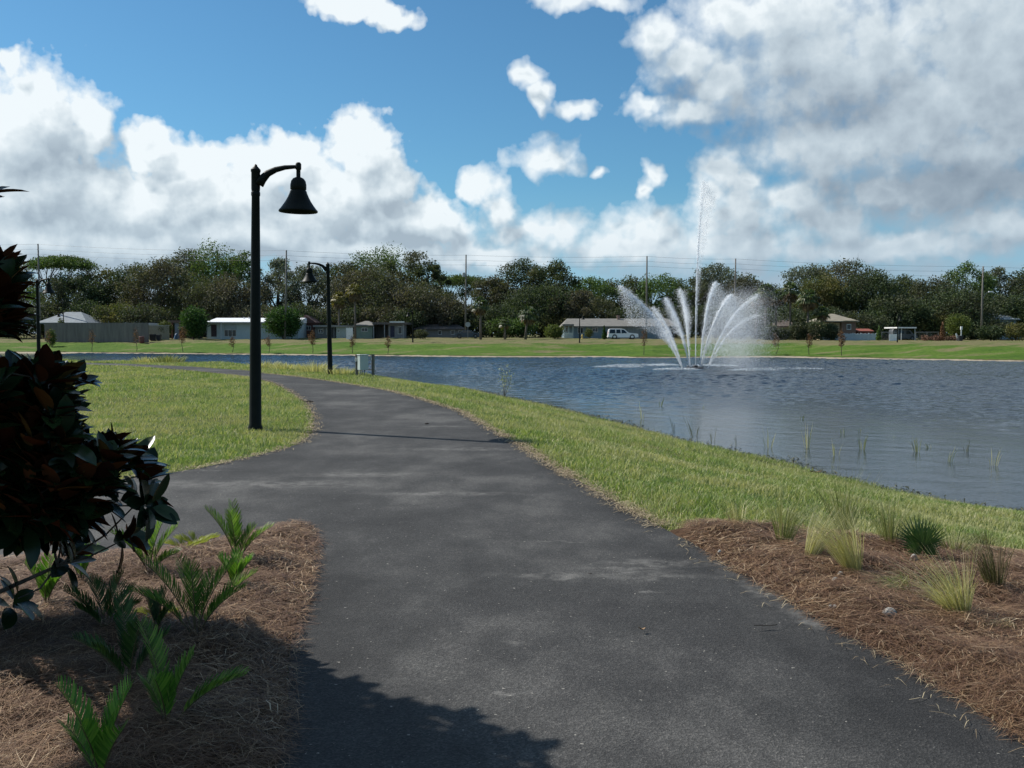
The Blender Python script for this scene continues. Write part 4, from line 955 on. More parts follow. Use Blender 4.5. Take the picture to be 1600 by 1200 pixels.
# wooden fence: boards drawn as separate planks in one panel mesh, posts as parts
def wood_fence(px0, px1, Y0, Y1, py_top, label):
    a = Vector((Xp(px0, Y0), Y0, 0)); b = Vector((Xp(px1, Y1), Y1, 0)); t_ = thing('wooden_fence', label, 'fence', (a.x, a.y, h1(a.x, a.y))); d = b-a; L = d.length; u = d/L; m = MB(); mp = []
    n = int(L/.16); ang = math.atan2(u.y, u.x)
    for i in range(n):
        q = a+u*(i+.5)*L/n; g = h1(q.x, q.y)-t_.location.z; hh = Zp(py_top, q.y)-h1(q.x, q.y)+random.uniform(-.03, .03)
        m.box((q.x-a.x, q.y-a.y, g+hh/2-.05), (L/n*.93, .025, hh+.1), rz=ang)
    m.build('board_panel', wood_grey, t_)
    for i in range(int(L/2.6)+1):
        q = a+u*min(L, i*2.6); g = h1(q.x, q.y)-t_.location.z; hh = Zp(py_top, q.y)-h1(q.x, q.y)
        m = MB(); m.box((q.x-a.x, q.y-a.y+.075, g+hh/2), (.1, .1, hh+(.7 if i % 7 == 5 else .05))); m.build('post', wood_grey, t_)
    m = MB()
    m.box(((b.x-a.x)/2, (b.y-a.y)/2+.04, .5+h1(*(a+(b-a)/2).xy)-t_.location.z), (L, .04, .09), rz=ang); m.build('rail', wood_grey, t_)
wood_fence(70, 232, 164, 158, 504.5, 'long weathered grey wooden fence at the left, behind the far bank')
s = Site('shed', 'pale roofed low shed just above the right end of the wooden fence', 'shed', 206, 170)
s.box('wall', 182, 231, 507.5, 524, .3, 4, flat('tan_wall', (.30, .27, .20), .8), floor=True); s.box('roof', 180, 233, 504.5, 507.5, 0, 4.8, flat('pale_roof', (.62, .64, .66), .6))
s = Site('garden_wall', 'tan garden wall between the wooden fence and the dark carport', 'wall', 248, 163)
s.box('wall_panel', 233, 264, 509, 528, 0, .2, flat('tan_wall', (.30, .27, .20), .8), floor=True); s.box('coping', 232.5, 264.5, 508, 509.3, -.05, .3, flat('pale_coping', (.4, .38, .33), .8))
def bin_(px, py, w, h, Y, m_, label, name='wheelie_bin', cat='bin', group='bins by the garden wall'):
    s = Site(name, label, cat, px, Y, group); k = S(Y); m = MB(); W, Hh = w*k, h*k
    m.box((0, 0, Hh*.44), (W*.8, W*.85, Hh*.84), rot=Matrix.Identity(3)); vs = m.v
    m.v = [(x*(1.15 if z > Hh*.5 else .92), y*(1.15 if z > Hh*.5 else .92), z) for x, y, z in vs]; m.build('bin_body', m_, s.o)
    m = MB(); m.bbox((0, -.02, Hh*.93), (W*1.0, W*1.06, Hh*.13), .04); m.build('lid', m_, s.o)
    for sx in (-1, 1):
        m = MB(); m.lathe([(0, -.03), (.10, -.03), (.10, .03), (0, .03)], (sx*W*.40, W*.45, .10), 12, rot=Matrix.Rotation(R(90), 3, 'Y')); m.build('wheel', dark_trim, s.o)
bin_(238.5, 527, 8, 10.5, 160, flat('black_bin', (.02, .022, .03), .5), 'left one of two black wheeled bins at the end of the wooden fence')
bin_(248, 527, 7, 9, 160.5, flat('black_bin', (.02, .022, .03), .5), 'right and smaller one of the two black wheeled bins')
s = Site('barrel', 'dull red barrel in front of the right end of the wooden fence', 'barrel', 221, 157); m = MB(); k = S(157); r = 4*k
m.lathe([(0, 0), (r*.9, 0), (r, .08), (r*.97, .3), (r, .34), (r*.97, .38), (r*.97, .7), (r, .74), (r*.97, .78), (r, 10*k-.03), (r*.9, 10*k), (0, 10*k)], n=18); m.build('drum', flat('dull_red', (.17, .05, .04), .6), s.o, auto=40)
m = MB(); m.lathe([(0, 10*k+.002), (.05, 10*k+.002), (.05, 10*k+.03), (0, 10*k+.03)], (r*.5, 0, 0), 8); m.build('bung', dark_trim, s.o)
# carport / brick house between the bins and the round tree
s = Site('carport', 'dark open carport with reddish posts left of the round green tree', 'carport', 282, 168)
s.box('roof', 262, 300, 500.5, 504, 0, 6, flat('brown_fascia', (.13, .085, .065), .7)); s.box('back_wall', 262, 300, 504, 528, 5.6, .3, dark_int, floor=True)
for a_, b_ in ((267, 269), (279, 280.5), (298, 299.5)): s.box('post', a_, b_, 504, 528, .2, .25, flat('red_brown', (.16, .06, .045), .7), floor=True)
s.box('side_wall', 271.5, 279, 504, 528, .5, .15, flat('pale_blue_wall', (.22, .27, .33), .7), floor=True)
s = Site('tarpaulin_heap', 'blue tarpaulin draped over something in the dark carport', 'tarpaulin', 276, 166)
m = MB(); k = S(166); m.lathe([(4.4*k, 0), (4.1*k, .35), (3*k, .7), (2.6*k, 8*k), (1.2*k, 9.2*k), (0, 9.4*k)], n=13); o = m.build('tarpaulin', flat('blue_tarp', (.05, .12, .24), .5), s.o, auto=40)
# white roofed house
s = Site('house', 'long low white house with bright white roof left of the near lamp pole', 'house', 392, 165)
s.box('wall', 322, 464, 503.5, 528, .9, 9, wall_white, floor=True)
m = MB(); x0, x1 = s.X(322), s.X(466); m.add([(x0, -.1, s.Z(503)), (x1, -.1, s.Z(503)), (x1, 6, s.Z(495.8)), (x0, 6, s.Z(495.8)), (x0, 11, s.Z(502)), (x1, 11, s.Z(502)), (x0, -.1, s.Z(505)), (x1, -.1, s.Z(505)), (x0, 11, s.Z(504)), (x1, 11, s.Z(504))],
   [(0,1,3,2)[::1], (2,3,5,4), (0,6,7,1), (6,8,9,7), (0,2,4,8,6), (1,7,9,5,3)] if False else [(0,1,2,3), (3,2,5,4), (6,7,1,0), (8,9,7,6), (0,3,4,8,6), (7,9,5,2,1)]); rf = m.build('roof', white_metal, s.o)
for px in (369, 377): 
    m = MB(); m.tube([(s.X(px), 5, s.Z(497)), (s.X(px), 5, s.Z(494.6))], .12, 8); m.build('roof_vent', flat('vent_grey', (.5, .5, .5)), rf)
s.box('fascia', 322, 466, 503, 505, -.13, .09, flat('fascia_grey', (.35, .38, .38)))
for a_ in (323, 345): s.box('porch_post', a_, a_+1.2, 505, 528, 0, .15, flat('post_white', (.5, .55, .56)), floor=True)
s.door(327.5, 336, 507, 526, .9, flat('dark_door', (.04, .025, .035), .5)); s.window(348, 367, 515, 526, .9, bars=2); s.window(389, 399, 511, 524, .9, bars=1); s.window(417, 429, 510, 520, .9, bars=1)
s.box('panel', 348, 367, 507, 514.6, .82, .08, flat('panel_grey', (.36, .42, .44))); s.door(436, 443, 507, 526, .9, flat('grey_door', (.16, .18, .2)))
# red brick gable and flat-roofed row to the right of the dome tree
s = Site('brick_house', 'dark red brick house half hidden by the dome shaped tree', 'house', 482, 172)
s.box('wall', 464, 490, 503, 528, .6, 7, flat('dark_brick', (.13, .055, .045), .85, (.09, .04, .035), 6), floor=True); s.roof('roof', 460, 493, 492, 503.5, 0, 8, shingle('dark_red_roof', (.09, .045, .04)), axis='y', hip=.2); s.door(468, 473, 509, 527, .6, dark_trim); s.window(477, 485, 509, 516, .6)
s = Site('house', 'flat roofed grey house seen just left of the second lamp pole', 'house', 506, 169)
s.box('wall', 491, 523, 510.5, 528, .7, 7, wall_grey, floor=True); s.box('roof', 489, 525, 508, 511, 0, 8.5, flat('light_roof_edge', (.27, .27, .26))); s.window(496, 504, 514, 521, .7); s.window(509, 513, 513, 523, .7); s.door(515, 519, 512, 527, .7, dark_trim)
s = Site('house', 'small white walled house between the second lamp pole and leaning palm trunk', 'house', 532, 168)
s.box('wall', 524.5, 540, 510.5, 528, .5, 6, flat('pale_wall', (.36, .42, .41), .8), floor=True); s.box('roof', 522, 542, 508.5, 511, 0, 7.5, flat('light_roof_edge', (.27, .27, .26))); s.window(526, 530, 514, 520, .5); 
s = Site('sheet_fence', 'brilliant white sunlit panel fence between two palm trunks', 'fence', 547, 163)
for i in range(5): s.box('panel', 541+i*2.1, 542.9+i*2.1, 512+(i % 2)*.5, 528, 0, .06, flat('bright_white', (.85, .85, .84), .6), floor=True)
s.box('rail', 541, 551.5, 514, 515, .065, .05, flat('bright_white', (.85, .85, .84), .6))
s = Site('house', 'pale green house with carport and white roof edge right of the palm', 'house', 590, 168)
s.box('wall', 553, 581, 508, 528, .6, 8, flat('pale_green_wall', (.22, .28, .23), .8), floor=True); s.roof('roof', 551, 584, 501, 508, 0, 9, shingle('grey_brown_roof', (.20, .19, .17)), hip=1.5); s.window(564, 574, 512, 518, .6)
s.box('carport_roof', 582, 636, 503.5, 507, 0, 8, flat('carport_brown', (.12, .10, .09))); s.box('roof_edge', 609, 632, 502.2, 504, -.2, .15, flat('bright_white', (.85, .85, .84), .6)); s.box('carport_wall', 582, 631, 507, 528, 4, .3, flat('dim_wall', (.14, .13, .12)), floor=True)
s.box('front_wall', 606, 631, 507, 528, .8, 3, flat('dim_grey_wall', (.24, .23, .23)), floor=True); s.door(609, 615.5, 509, 526.5, .8, flat('navy_door', (.03, .03, .06))); s.window(621, 627.5, 510, 522, .8, bars=0)
for a_ in (583, 600, 629.5): s.box('carport_post', a_, a_+1.2, 507, 528, .1, .14, flat('post_grey', (.3, .3, .3)), floor=True)
s = Site('house', 'dim low house behind the brown trees, right of the small far lamp post', 'house', 690, 176)
s.box('wall', 650, 724, 513, 528, .6, 6, flat('dim_wall2', (.19, .18, .17)), floor=True); s.roof('roof', 646, 728, 506, 513.5, 0, 8, shingle('dim_roof', (.10, .09, .085)), hip=2); 
for a_ in (660, 684, 704, 716): s.window(a_, a_+6, 516, 523, .6, bars=0)
# blue grey house
s = Site('house', 'long blue grey house with shingle roof behind the white car', 'house', 955, 168)
s.box('wall', 882, 1050, 509.5, 531, .9, 9, siding_blue, floor=True); rf = s.roof('roof', 878, 1062, 497, 509.5, 0, 11, shingle('brown_grey_shingle', (.20, .19, .17)), hip=1.2)
m = MB(); m.box((s.X(971), 5, s.Z(496)), (.5, .5, .9)); m.box((s.X(971), 5, s.Z(493.8)), (.62, .62, .12)); m.build('chimney', flat('chimney_brick', (.3, .2, .16)), rf)
s.box('porch_roof', 878, 896, 506.5, 509.5, -1.6, 1.6, shingle('brown_grey_shingle', (.20, .19, .17)))
s.box('porch_wall', 883, 894, 520, 530, -1.2, .08, flat('lattice_white', (.5, .58, .56)), floor=True)
for a_ in (881.5, 887.5, 894): s.box('porch_post', a_, a_+1.0, 509.5, 530, -1.35, .12, flat('lattice_white', (.5, .58, .56)), floor=True)
s.window(884, 887, 511, 519, .9, bars=0); s.window(903, 912, 511, 521, .9); s.window(926, 935, 512, 519, .9); s.window(1026, 1036, 512, 520, .9)
gd = s.box('garage_door', 981, 1006, 511, 531, .80, .12, flat('garage_grey', (.20, .235, .25)), floor=True)
for i in range(6): s.box('door_rib', 982.5+i*4, 983.1+i*4, 511.5, 530, .765, .035, flat('garage_rib', (.26, .30, .31)), gd)
s.box('garage_wall', 952, 980, 510, 531, .72, .15, flat('grey_panel', (.21, .23, .23)), floor=True)
# tan house right
s = Site('house', 'small brown house with tan hip roof and one white framed window', 'house', 1322, 166)
s.box('wall', 1317, 1339, 501, 531, .6, 7, brown_wall, floor=True); s.box('side_wall', 1288, 1316.8, 504, 531, 1.6, 5, cream, floor=True); s.roof('roof', 1284, 1341.5, 489.5, 501.5, 0, 9, shingle('tan_shingle', (.30, .265, .20)), hip=2.8); s.window(1324.5, 1331.5, 506.5, 515, .6, (.7, .75, .75), bars=0)
m = MB(); m.add([(s.X(1317), -.3, s.Z(501)), (s.X(1339), -.3, s.Z(501)), (s.X(1332), 1.2, s.Z(497)), (s.X(1317), 3, s.Z(501.3)), (s.X(1339), 3, s.Z(501.3))], [(0,1,2), (0,2,3), (1,4,2), (0,3,4,1)]); m.build('front_gable', shingle('tan_shingle', (.34, .30, .22)), s.o)
s = Site('house', 'cream walled house glimpsed between the palm trunks', 'house', 1228, 172)
s.box('wall', 1212, 1250, 509, 531, .6, 7, flat('cream_dim', (.34, .28, .19), .8), floor=True); s.roof('roof', 1208, 1254, 499, 509.5, 0, 8.5, shingle('brown_roof', (.12, .09, .07)), hip=2); s.window(1219, 1226, 512, 519, .6)
# picket fence
s = Site('picket_fence', 'pale blue white picket fence in front of the small brown house', 'fence', 1327, 160)
for r_ in (523, 529): s.box('rail', 1283, 1371, r_, r_+.9, .05, .05, flat('fence_pale', (.42, .50, .54)))
m = MB(); n = 110
for i in range(n): 
    x = s.X(1283)+(s.X(1371)-s.X(1283))*i/(n-1); zt = s.Z(521)+.06*math.sin(i*.9); m.add([(x-.036, 0, -.2), (x+.036, 0, -.2), (x+.036, 0, zt-.06), (x, 0, zt), (x-.036, 0, zt-.06), (x-.036, .03, -.2), (x+.036, .03, -.2), (x+.036, .03, zt-.06), (x, .03, zt), (x-.036, .03, zt-.06)], [(0,1,2,3,4), (9,8,7,6,5), (0,5,6,1), (1,6,7,2), (2,7,8,3), (3,8,9,4), (4,9,5,0)])
m.build('pickets', flat('fence_pale', (.42, .50, .54)), s.o)
for i in range(8): s.box('post', 1283+i*12.4, 1284+i*12.4, 520, 532, .1, .1, flat('fence_pale', (.42, .50, .54)), floor=True)
s = Site('red_shed', 'long low rust red shed roof behind the picket fence', 'shed', 1353, 170)
s.box('wall', 1342, 1364, 517, 531, .4, 3, flat('rust_wall', (.22, .07, .05)), floor=True); s.roof('roof', 1340, 1366, 513.5, 517, 0, 4, flat('rust_roof', (.30, .09, .06), .7), hip=.3)
# white board, carport, van, net fence
s = Site('white_board', 'plain white board standing on the grass left of a far lamp post', 'board', 1395, 156)
s.box('panel', 1389.5, 1402, 522, 532.5, 0, .04, flat('bright_white', (.85, .85, .84), .6))
for a_ in (1390, 1401): s.box('leg', a_, a_+.7, 521.6, 534, .05, .05, flat('post_grey', (.3, .3, .3)), floor=True)
s = Site('carport', 'thin white roofed carport at the right, a pale van beneath it', 'carport', 1418, 168)
s.box('roof', 1402, 1432, 511, 513, 0, 6, flat('bright_white', (.85, .85, .84), .6)); s.box('back_wall', 1416, 1432, 513, 531, 5, .2, dark_int, floor=True)
for a_ in (1403.5, 1409, 1430): s.box('post', a_, a_+.8, 513, 531, .2, .12, flat('post_white', (.5, .55, .56)), floor=True)

def vehicle(px, Y, Lm, Hm, prof, label, m_, name='parked_car', cat='car', windows=(), flip=False, wheel_r=.36, W=1.85, wx=(.18, .80), body_z=.35):
    """side-on vehicle: prof = outline (0..1 along, 0..1 up); windows = quads in the same units"""
    x = Xp(px, Y); t_ = thing(name, label, cat, (x, Y, h1(x, Y)), 0, 'cars on the far side'); f = -1 if flip else 1
    P = [((a-.5)*Lm*f, b*Hm) for a, b in prof]; n = len(P); vs = []; fs = []
    for y, k in ((-W/2, 0), (-W/2+.06, .0), (W/2-.06, 0), (W/2, 0)):
        for (px_, pz) in P:
            tuck = .16*max(0, pz/Hm-.55)*W*.9; inset = .05 if abs(y) > W/2-.01 else 0
            c = Vector((0, 0, Hm*.5)); q = Vector((px_, 0, pz)); q = c+(q-c)*(1-inset*.35)
            vs.append((q.x, (abs(y)-tuck)*(1 if y > 0 else -1), q.z))
    for r_ in range(3):
        for i in range(n): j = (i+1) % n; fs.append((r_*n+i, r_*n+j, r_*n+n+j, r_*n+n+i))
    fs += [tuple(range(n-1, -1, -1)), tuple(range(3*n, 4*n))]
    m = MB(); m.add(vs, fs); b = m.build('body', m_, t_, auto=35)
    def surf(a, b_, y): 
        z = b_*Hm; tuck = .16*max(0, z/Hm-.55)*W*.9; c = Vector((0, 0, Hm*.5)); q = Vector(((a-.5)*Lm*f, 0, z)); q = c+(q-c)*(1-.05*.35); return (q.x, (W/2-tuck+.012)*(1 if y > 0 else -1), q.z)
    for wq in windows:
        for sd in (-1, 1):
            m = MB(); a = [surf(u, v, sd) for u, v in wq]; c = sum((Vector(q) for q in a), Vector())/len(a); inn = [tuple(Vector(q)+Vector((0, -sd*.03, 0))) for q in a]; k = len(a)
            m.add(a+inn, [tuple(range(k)), tuple(range(2*k-1, k-1, -1))]+[(i, i+k, (i+1) % k+k, (i+1) % k) for i in range(k)]); m.build('window', glass_dark, t_)
    for u in wx:
        for sd in (-1, 1):
            wob = Matrix.Rotation(R(90), 3, 'X'); m = MB(); r = wheel_r
            m.lathe([(r*.62, -.10), (r*.93, -.11), (r, -.07), (r, .07), (r*.93, .11), (r*.62, .10)], ((u-.5)*Lm*f, sd*(W/2-.09), r), 22, rot=wob); w = m.build('wheel', flat('tyre', (.02, .02, .02), .8), t_, auto=40)
            m = MB(); m.lathe([(0, -.07), (r*.2, -.085), (r*.6, -.06), (r*.63, -.03), (r*.63, .03), (r*.6, .06), (r*.2, .085), (0, .07)], ((u-.5)*Lm*f, sd*(W/2-.09), r), 12, rot=wob); m.build('rim', flat('rim', (.4, .4, .42), .3, metal=.8), w, auto=40)
            m = MB(); m.lathe([(r*1.0, -.002), (r*1.10, -.002), (r*1.10, .01), (r*1.0, .01)], ((u-.5)*Lm*f, sd*(W/2+.01), r*1.05), 22, rot=wob); m.build('wheel_arch', flat('arch_dark', (.05, .05, .055)), t_)
    return t_
car_white = flat('car_white', (.80, .81, .82), .25, (.78, .79, .80)); 
suv_prof = [(.0,.22),(.005,.50),(.012,.60),(.03,.93),(.06,.985),(.20,1.0),(.46,.995),(.54,.95),(.66,.66),(.70,.61),(.94,.54),(.985,.48),(1.0,.35),(.995,.20),(.90,.17),(.10,.17)]
suv = vehicle(973, 164, 5.15, 1.80, suv_prof, 'white four door SUV parked in front of the blue grey house', car_white, windows=[[(.040,.57),(.055,.93),(.225,.94),(.235,.57)], [(.262,.57),(.268,.93),(.40,.94),(.415,.57)], [(.44,.57),(.437,.93),(.525,.90),(.635,.60)]], wheel_r=.40, wx=(.215, .795))
def extra(t_, name, c, d, m_): m = MB(); m.bbox(c, d, min(.03, min(d)*.3)); return m.build(name, m_, t_)
for sd in (-1, 1):
    extra(suv, 'tail_light', (-2.50, sd*.74, 1.05), (.10, .20, .42), flat('tail_red', (.35, .03, .02), .3)); extra(suv, 'headlight', (2.46, sd*.68, .84), (.12, .30, .20), flat('lamp_clear', (.7, .7, .7), .2)); extra(suv, 'side_mirror', (.62, sd*.99, 1.10), (.14, .18, .16), car_white)
    m = MB(); m.tube([(-2.05, sd*.62, 1.86), (-.3, sd*.62, 1.87)], .022, 6); m.build('roof_rail', flat('rail_grey', (.3, .3, .3)), suv)
    for u in (-.20, .42): extra(suv, 'door_handle', (u, sd*.94, .98), (.16, .03, .04), flat('rail_grey', (.3, .3, .3)))
extra(suv, 'front_bumper', (2.53, 0, .46), (.16, 1.7, .24), flat('bumper_grey', (.55, .56, .57))); extra(suv, 'rear_bumper', (-2.53, 0, .46), (.16, 1.7, .26), flat('bumper_grey', (.55, .56, .57)))
van_prof = [(.0,.2),(.0,.9),(.03,1.0),(.62,1.0),(.72,.92),(.84,.58),(.97,.50),(1.0,.40),(1.0,.18),(.9,.14),(.1,.14)]
vehicle(1411, 170, 4.4, 1.9, van_prof, 'van coloured dark for the shade under the thin white carport', flat('van_shade_grey', (.10, .11, .12), .4), name='parked_van', cat='van', windows=[[(.55,.58),(.55,.9),(.66,.9),(.76,.60)], [(.1,.6),(.1,.88),(.45,.88),(.45,.6)]])  # body colour darkened to stand in for the carport's shade
sed = [(.0,.30),(.02,.55),(.10,.66),(.20,.70),(.33,.97),(.42,1.0),(.60,.98),(.74,.68),(.95,.58),(1.0,.45),(1.0,.22),(.9,.15),(.1,.15)]
vehicle(731, 168, 4.5, 1.42, sed, 'dark blue car in the shade beneath the octagonal sign', flat('car_dark', (.02, .035, .05), .3), windows=[[(.27,.68),(.35,.92),(.47,.93),(.47,.68)], [(.50,.68),(.50,.93),(.59,.91),(.70,.68)]])
vehicle(1572, 176, 5.0, 1.9, van_prof, 'pale blue van glimpsed through the bushes at the far right', flat('van_blue', (.22, .29, .33), .35), name='parked_van', cat='van', windows=[[(.55,.58),(.55,.9),(.66,.9),(.76,.60)]])
s = Site('house', 'pale blue house seen in pieces through the trees at the far right', 'house', 1566, 182)
s.box('wall', 1545, 1590, 498, 530, .6, 6, flat('pale_blue_house', (.26, .34, .38), .8), floor=True); s.roof('roof', 1541, 1594, 489, 498.5, 0, 8, shingle('pale_blue_roof', (.30, .36, .40)), hip=2); s.window(1556, 1564, 504, 512, .6)
def net_fence(px0, px1, py0, Y, label):
    s = Site('chain_link_fence', label, 'fence', (px0+px1)/2, Y); mm = flat('galvanised', (.28, .29, .29), .5, metal=.5); m = MB(); x0, x1, zt = s.X(px0), s.X(px1), s.Z(py0)
    n = int((x1-x0)/.22); 
    for i in range(n): 
        x = x0+(x1-x0)*i/n
        for sg in (-1, 1):
            xe = x+sg*zt*.8; f_ = 1.0
            if xe < x0: f_ = (x-x0)/(zt*.8)
            if xe > x1: f_ = (x1-x)/(zt*.8)
            m.tube([(x, .012*sg, 0), (x+sg*zt*.8*f_, .012*sg, zt*f_)], .008, 3, cap=False)
    m.build('mesh', mm, s.o); m = MB(); m.tube([(x0, 0, zt), (x1, 0, zt)], .035, 6); m.build('top_rail', mm, s.o)
    k = int((x1-x0)/2.4)+1
    for i in range(k+1): m = MB(); m.tube([(x0+(x1-x0)*i/k, 0, -.2), (x0+(x1-x0)*i/k, 0, zt+.05)], .04, 6); m.build('post', mm, s.o)
net_fence(1378, 1402, 519, 158, 'short chain link fence behind the plain white board'); net_fence(1431, 1466, 519, 162, 'chain link fence behind the reddish brush pile')
# signs, bin, post, hydrant
s = Site('road_sign', 'octagonal sign seen from its grey back beside the utility pole', 'road sign', 731, 160)
m = MB(); m.lathe([(0, 0), (.42, 0), (.42, .012), (0, .012)], (0, 0, s.Z(507)), 8, rot=Matrix.Rotation(R(90), 3, 'X') @ Matrix.Rotation(R(22.5), 3, 'Z')); m.v = [(x, y, z) for x, y, z in m.v]; 
sz = s.Z(507); m = MB(); pts = [(.44*math.cos(R(22.5+45*i)), .44*math.sin(R(22.5+45*i))+sz) for i in range(8)]; m.prism(pts, -.02, .0); m.build('sign_plate', flat('sign_back', (.34, .37, .38), .5), s.o)
m = MB(); m.tube([(0, .04, -.2), (0, .04, sz+.4)], .035, 6); m.build('post', flat('post_grey', (.3, .3, .3)), s.o)
bin_(1500.5, 533.5, 7, 8.5, 152, flat('black_bin', (.02, .022, .03), .5), 'black bin standing alone on the grass at the right', group='black bin at the right')
s = Site('marker_post', 'white topped thin post rising behind the lone black bin', 'marker post', 1502.3, 154)
s.box('post', 1501.7, 1502.9, 515, 533, 0, .12, flat('post_white', (.5, .55, .56)), floor=True); s.box('cap', 1501.0, 1503.6, 510, 515.2, -.03, .2, flat('bright_white', (.85, .85, .84), .6))
s = Site('leaning_board', 'small white board leaning to the left behind the lone black bin', 'board', 1495, 155)
m = MB(); m.box((0, 0, s.Z(524.5)), (.26, .04, .75), rot=Matrix.Rotation(R(-22), 3, 'Y')); m.build('board', flat('bright_white', (.85, .85, .84), .6), s.o); m = MB(); m.tube([(.1, .05, -.1), (.03, .05, s.Z(525))], .03, 6); m.build('stake', flat('post_grey', (.3, .3, .3)), s.o)
s = Site('fire_hydrant', 'small yellow hydrant on the grass left of the conical bush', 'hydrant', 909.7, 160); m = MB()
m.lathe([(0, 0), (.16, 0), (.16, .06), (.11, .08), (.11, .50), (.14, .53), (.13, .60), (.07, .68), (.03, .72), (.0, .73)], n=14); m.build('barrel', flat('hydrant_yellow', (.75, .55, .15), .5), s.o, auto=40)
for sd in (-1, 1): m = MB(); m.tube([(sd*.08, 0, .42), (sd*.19, 0, .42)], .055, 10); m.build('nozzle', flat('hydrant_yellow', (.75, .55, .15), .5), s.o)
# small far lamp posts
for px, pb, pt, sd, lab in [(100, 531, 488, -1, 'tiny far lamp post in front of the grey roofed house at the left'), (645, 535, 486, -1, 'far lamp post on the opposite bank, centre left of the picture'),
   (905.5, 536, 492, 1, 'far lamp post in front of the blue grey house'), (1402, 535, 494, 1, 'far lamp post right beside the plain white board')]:
    p = onto(px, pb, 100); street_lamp(p, sd, lab, scale=(pb-pt)/F*p.y/4.3, rz=R(40))
# reddish brush pile
def leaves(n, C, Rr, size, seed, shell=.5, flat_=.8, aspect=.6):
    """n leaf clumps as small quads over ellipsoids: C (k,3) centres, Rr (k,3) radii"""
    rg = np.random.default_rng(seed); C = np.asarray(C, float); Rr = np.asarray(Rr, float); w = (Rr.prod(1))**.7; k = rg.choice(len(C), n, p=w/w.sum())
    d = rg.normal(size=(n, 3)); d /= np.linalg.norm(d, axis=1, keepdims=True); r = rg.random(n)**shell
    P = C[k]+d*Rr[k]*r[:, None]*(1+.12*rg.normal(size=(n, 1)))
    u = rg.normal(size=(n, 3)); u /= np.linalg.norm(u, axis=1, keepdims=True); v = np.cross(u, rg.normal(size=(n, 3))); v /= np.linalg.norm(v, axis=1, keepdims=True)
    s = size*rg.uniform(.5, 1.25, n)[:, None]; 
    V = np.stack([P-u*s, P-v*s*aspect+u*s*.1, P+u*s, P+v*s*aspect+u*s*.1], 1).reshape(-1, 3); b = np.arange(n)*4
    return V, np.stack([b, b+1, b+2, b+3], 1)
s = Site('brush_pile', 'low reddish brown brush pile on the grass at the right', 'brush pile', 1470, 158); k = S(158)
V, Fc = leaves(2600, [((i-3.5)*7*k, random.uniform(-.5, .5), .35) for i in range(8)], [(6*k, .9, random.uniform(.35, .75)) for i in range(8)], .16, 3, aspect=.25); np_mesh('branches', V, Fc, leafmat('brush', [(0, (.10, .045, .03)), (.6, (.20, .095, .06)), (1, (.30, .19, .12))], .8, 0), s.o)

# ---------------------------------------------------------------- utility poles and wires
pole_mat = mat('pole_wood', (.20, .185, .165), (.13, .12, .105), 3, .9, .3, stretch=(1, 1, .1))
poles = []
for i, (px, pt, Y, lab, lean, lamp) in enumerate([(63, 381, 178, 'utility pole at the left, above the third lamp post', 0, 0), (449, 391, 160, 'utility pole standing in front of the dome shaped tree', -.35, 0), (728.5, 398, 174, 'utility pole left of the short palms, with a street light arm', -.15, 1),
      (1010, 400, 165, 'utility pole left of the fountain, nearest the white car', 0, 0), (1148, 404, 180, 'utility pole behind the spray of the fountain', 0, 0), (1533.5, 416, 168, 'pale utility pole at the far right, with a street light arm', 0, 1)]):
    x = Xp(px, Y); g = h1(x, Y); t_ = thing('utility_pole', lab, 'utility pole', (x, Y, g), 0, 'utility poles carrying the wires'); Ht = Zp(pt, Y)-g; m = MB()
    m.tube([(lean*1.2, 0, -.3), (lean*.3, 0, Ht*.6), (0, 0, Ht)], [.17, .15, .115], 10); m.build('pole', pole_mat, t_, smooth=True)
    tops = [Vector((x, Y, Zp(pt+d, Y))) for d in (.8, 8.5, 16)]; poles.append(tops)
    for q in tops: m = MB(); m.lathe([(0, -.12), (.06, -.1), (.08, -.04), (.05, 0), (.08, .05), (.03, .12), (0, .12)], (.0, -.20, q.z-g-.05), 8); m.build('insulator', flat('insulator', (.25, .25, .26), .4), t_)
    if i in (0, 2): m = MB(); m.lathe([(0, 0), (.22, 0), (.24, .04), (.24, .7), (.2, .78), (0, .8)], (-.42 if i == 2 else .35, -.1, Ht-(4.0 if i == 2 else 8.9)), 12); m.build('transformer', flat('transformer_grey', (.36, .38, .38), .5), t_)
    if lamp:
        z = Zp(456 if i == 2 else 461, Y)-g; ex = (18 if i == 2 else 10)*S(Y); m = MB(); m.tube([(.1, 0, z-.9), (ex*.35, -.1, z+.1), (ex*.7, -.15, z+.45), (ex, -.15, z+.55)], .045, 6); m.build('light_arm', flat('galvanised', (.28, .29, .29), .5), t_)
        m = MB(); m.bbox((ex+.25, -.15, z+.56), (.85, .34, .20), .06); m.build('light_head', flat('light_head_pale', (.72, .74, .74), .4), t_)
ext = [[Vector((Xp(-330, 178), 178, q.z+.3)) for q in poles[0]]]+poles+[[Vector((Xp(2050, 170), 170, q.z-.6)) for q in poles[-1]]]
for j, lab in enumerate(['topmost thin power wire running across all the utility poles', 'middle power wire of the three across the utility poles', 'lowest power wire of the three across the utility poles']):
    m = MB(); pts = []
    for a, b in zip(ext[:-1], ext[1:]):
        A_, B_ = a[j], b[j]; L = (B_-A_).length
        for k in range(12): f = k/12; q = A_.lerp(B_, f); q.z -= 4*f*(1-f)*L*.008; pts.append(q+Vector((0, -.28, 0)))
    pts.append(ext[-1][j]+Vector((0, -.28, 0))); m.tube(pts, .014, 4); o = m.build('power_line', dark_trim); tag(o, lab, 'power line')

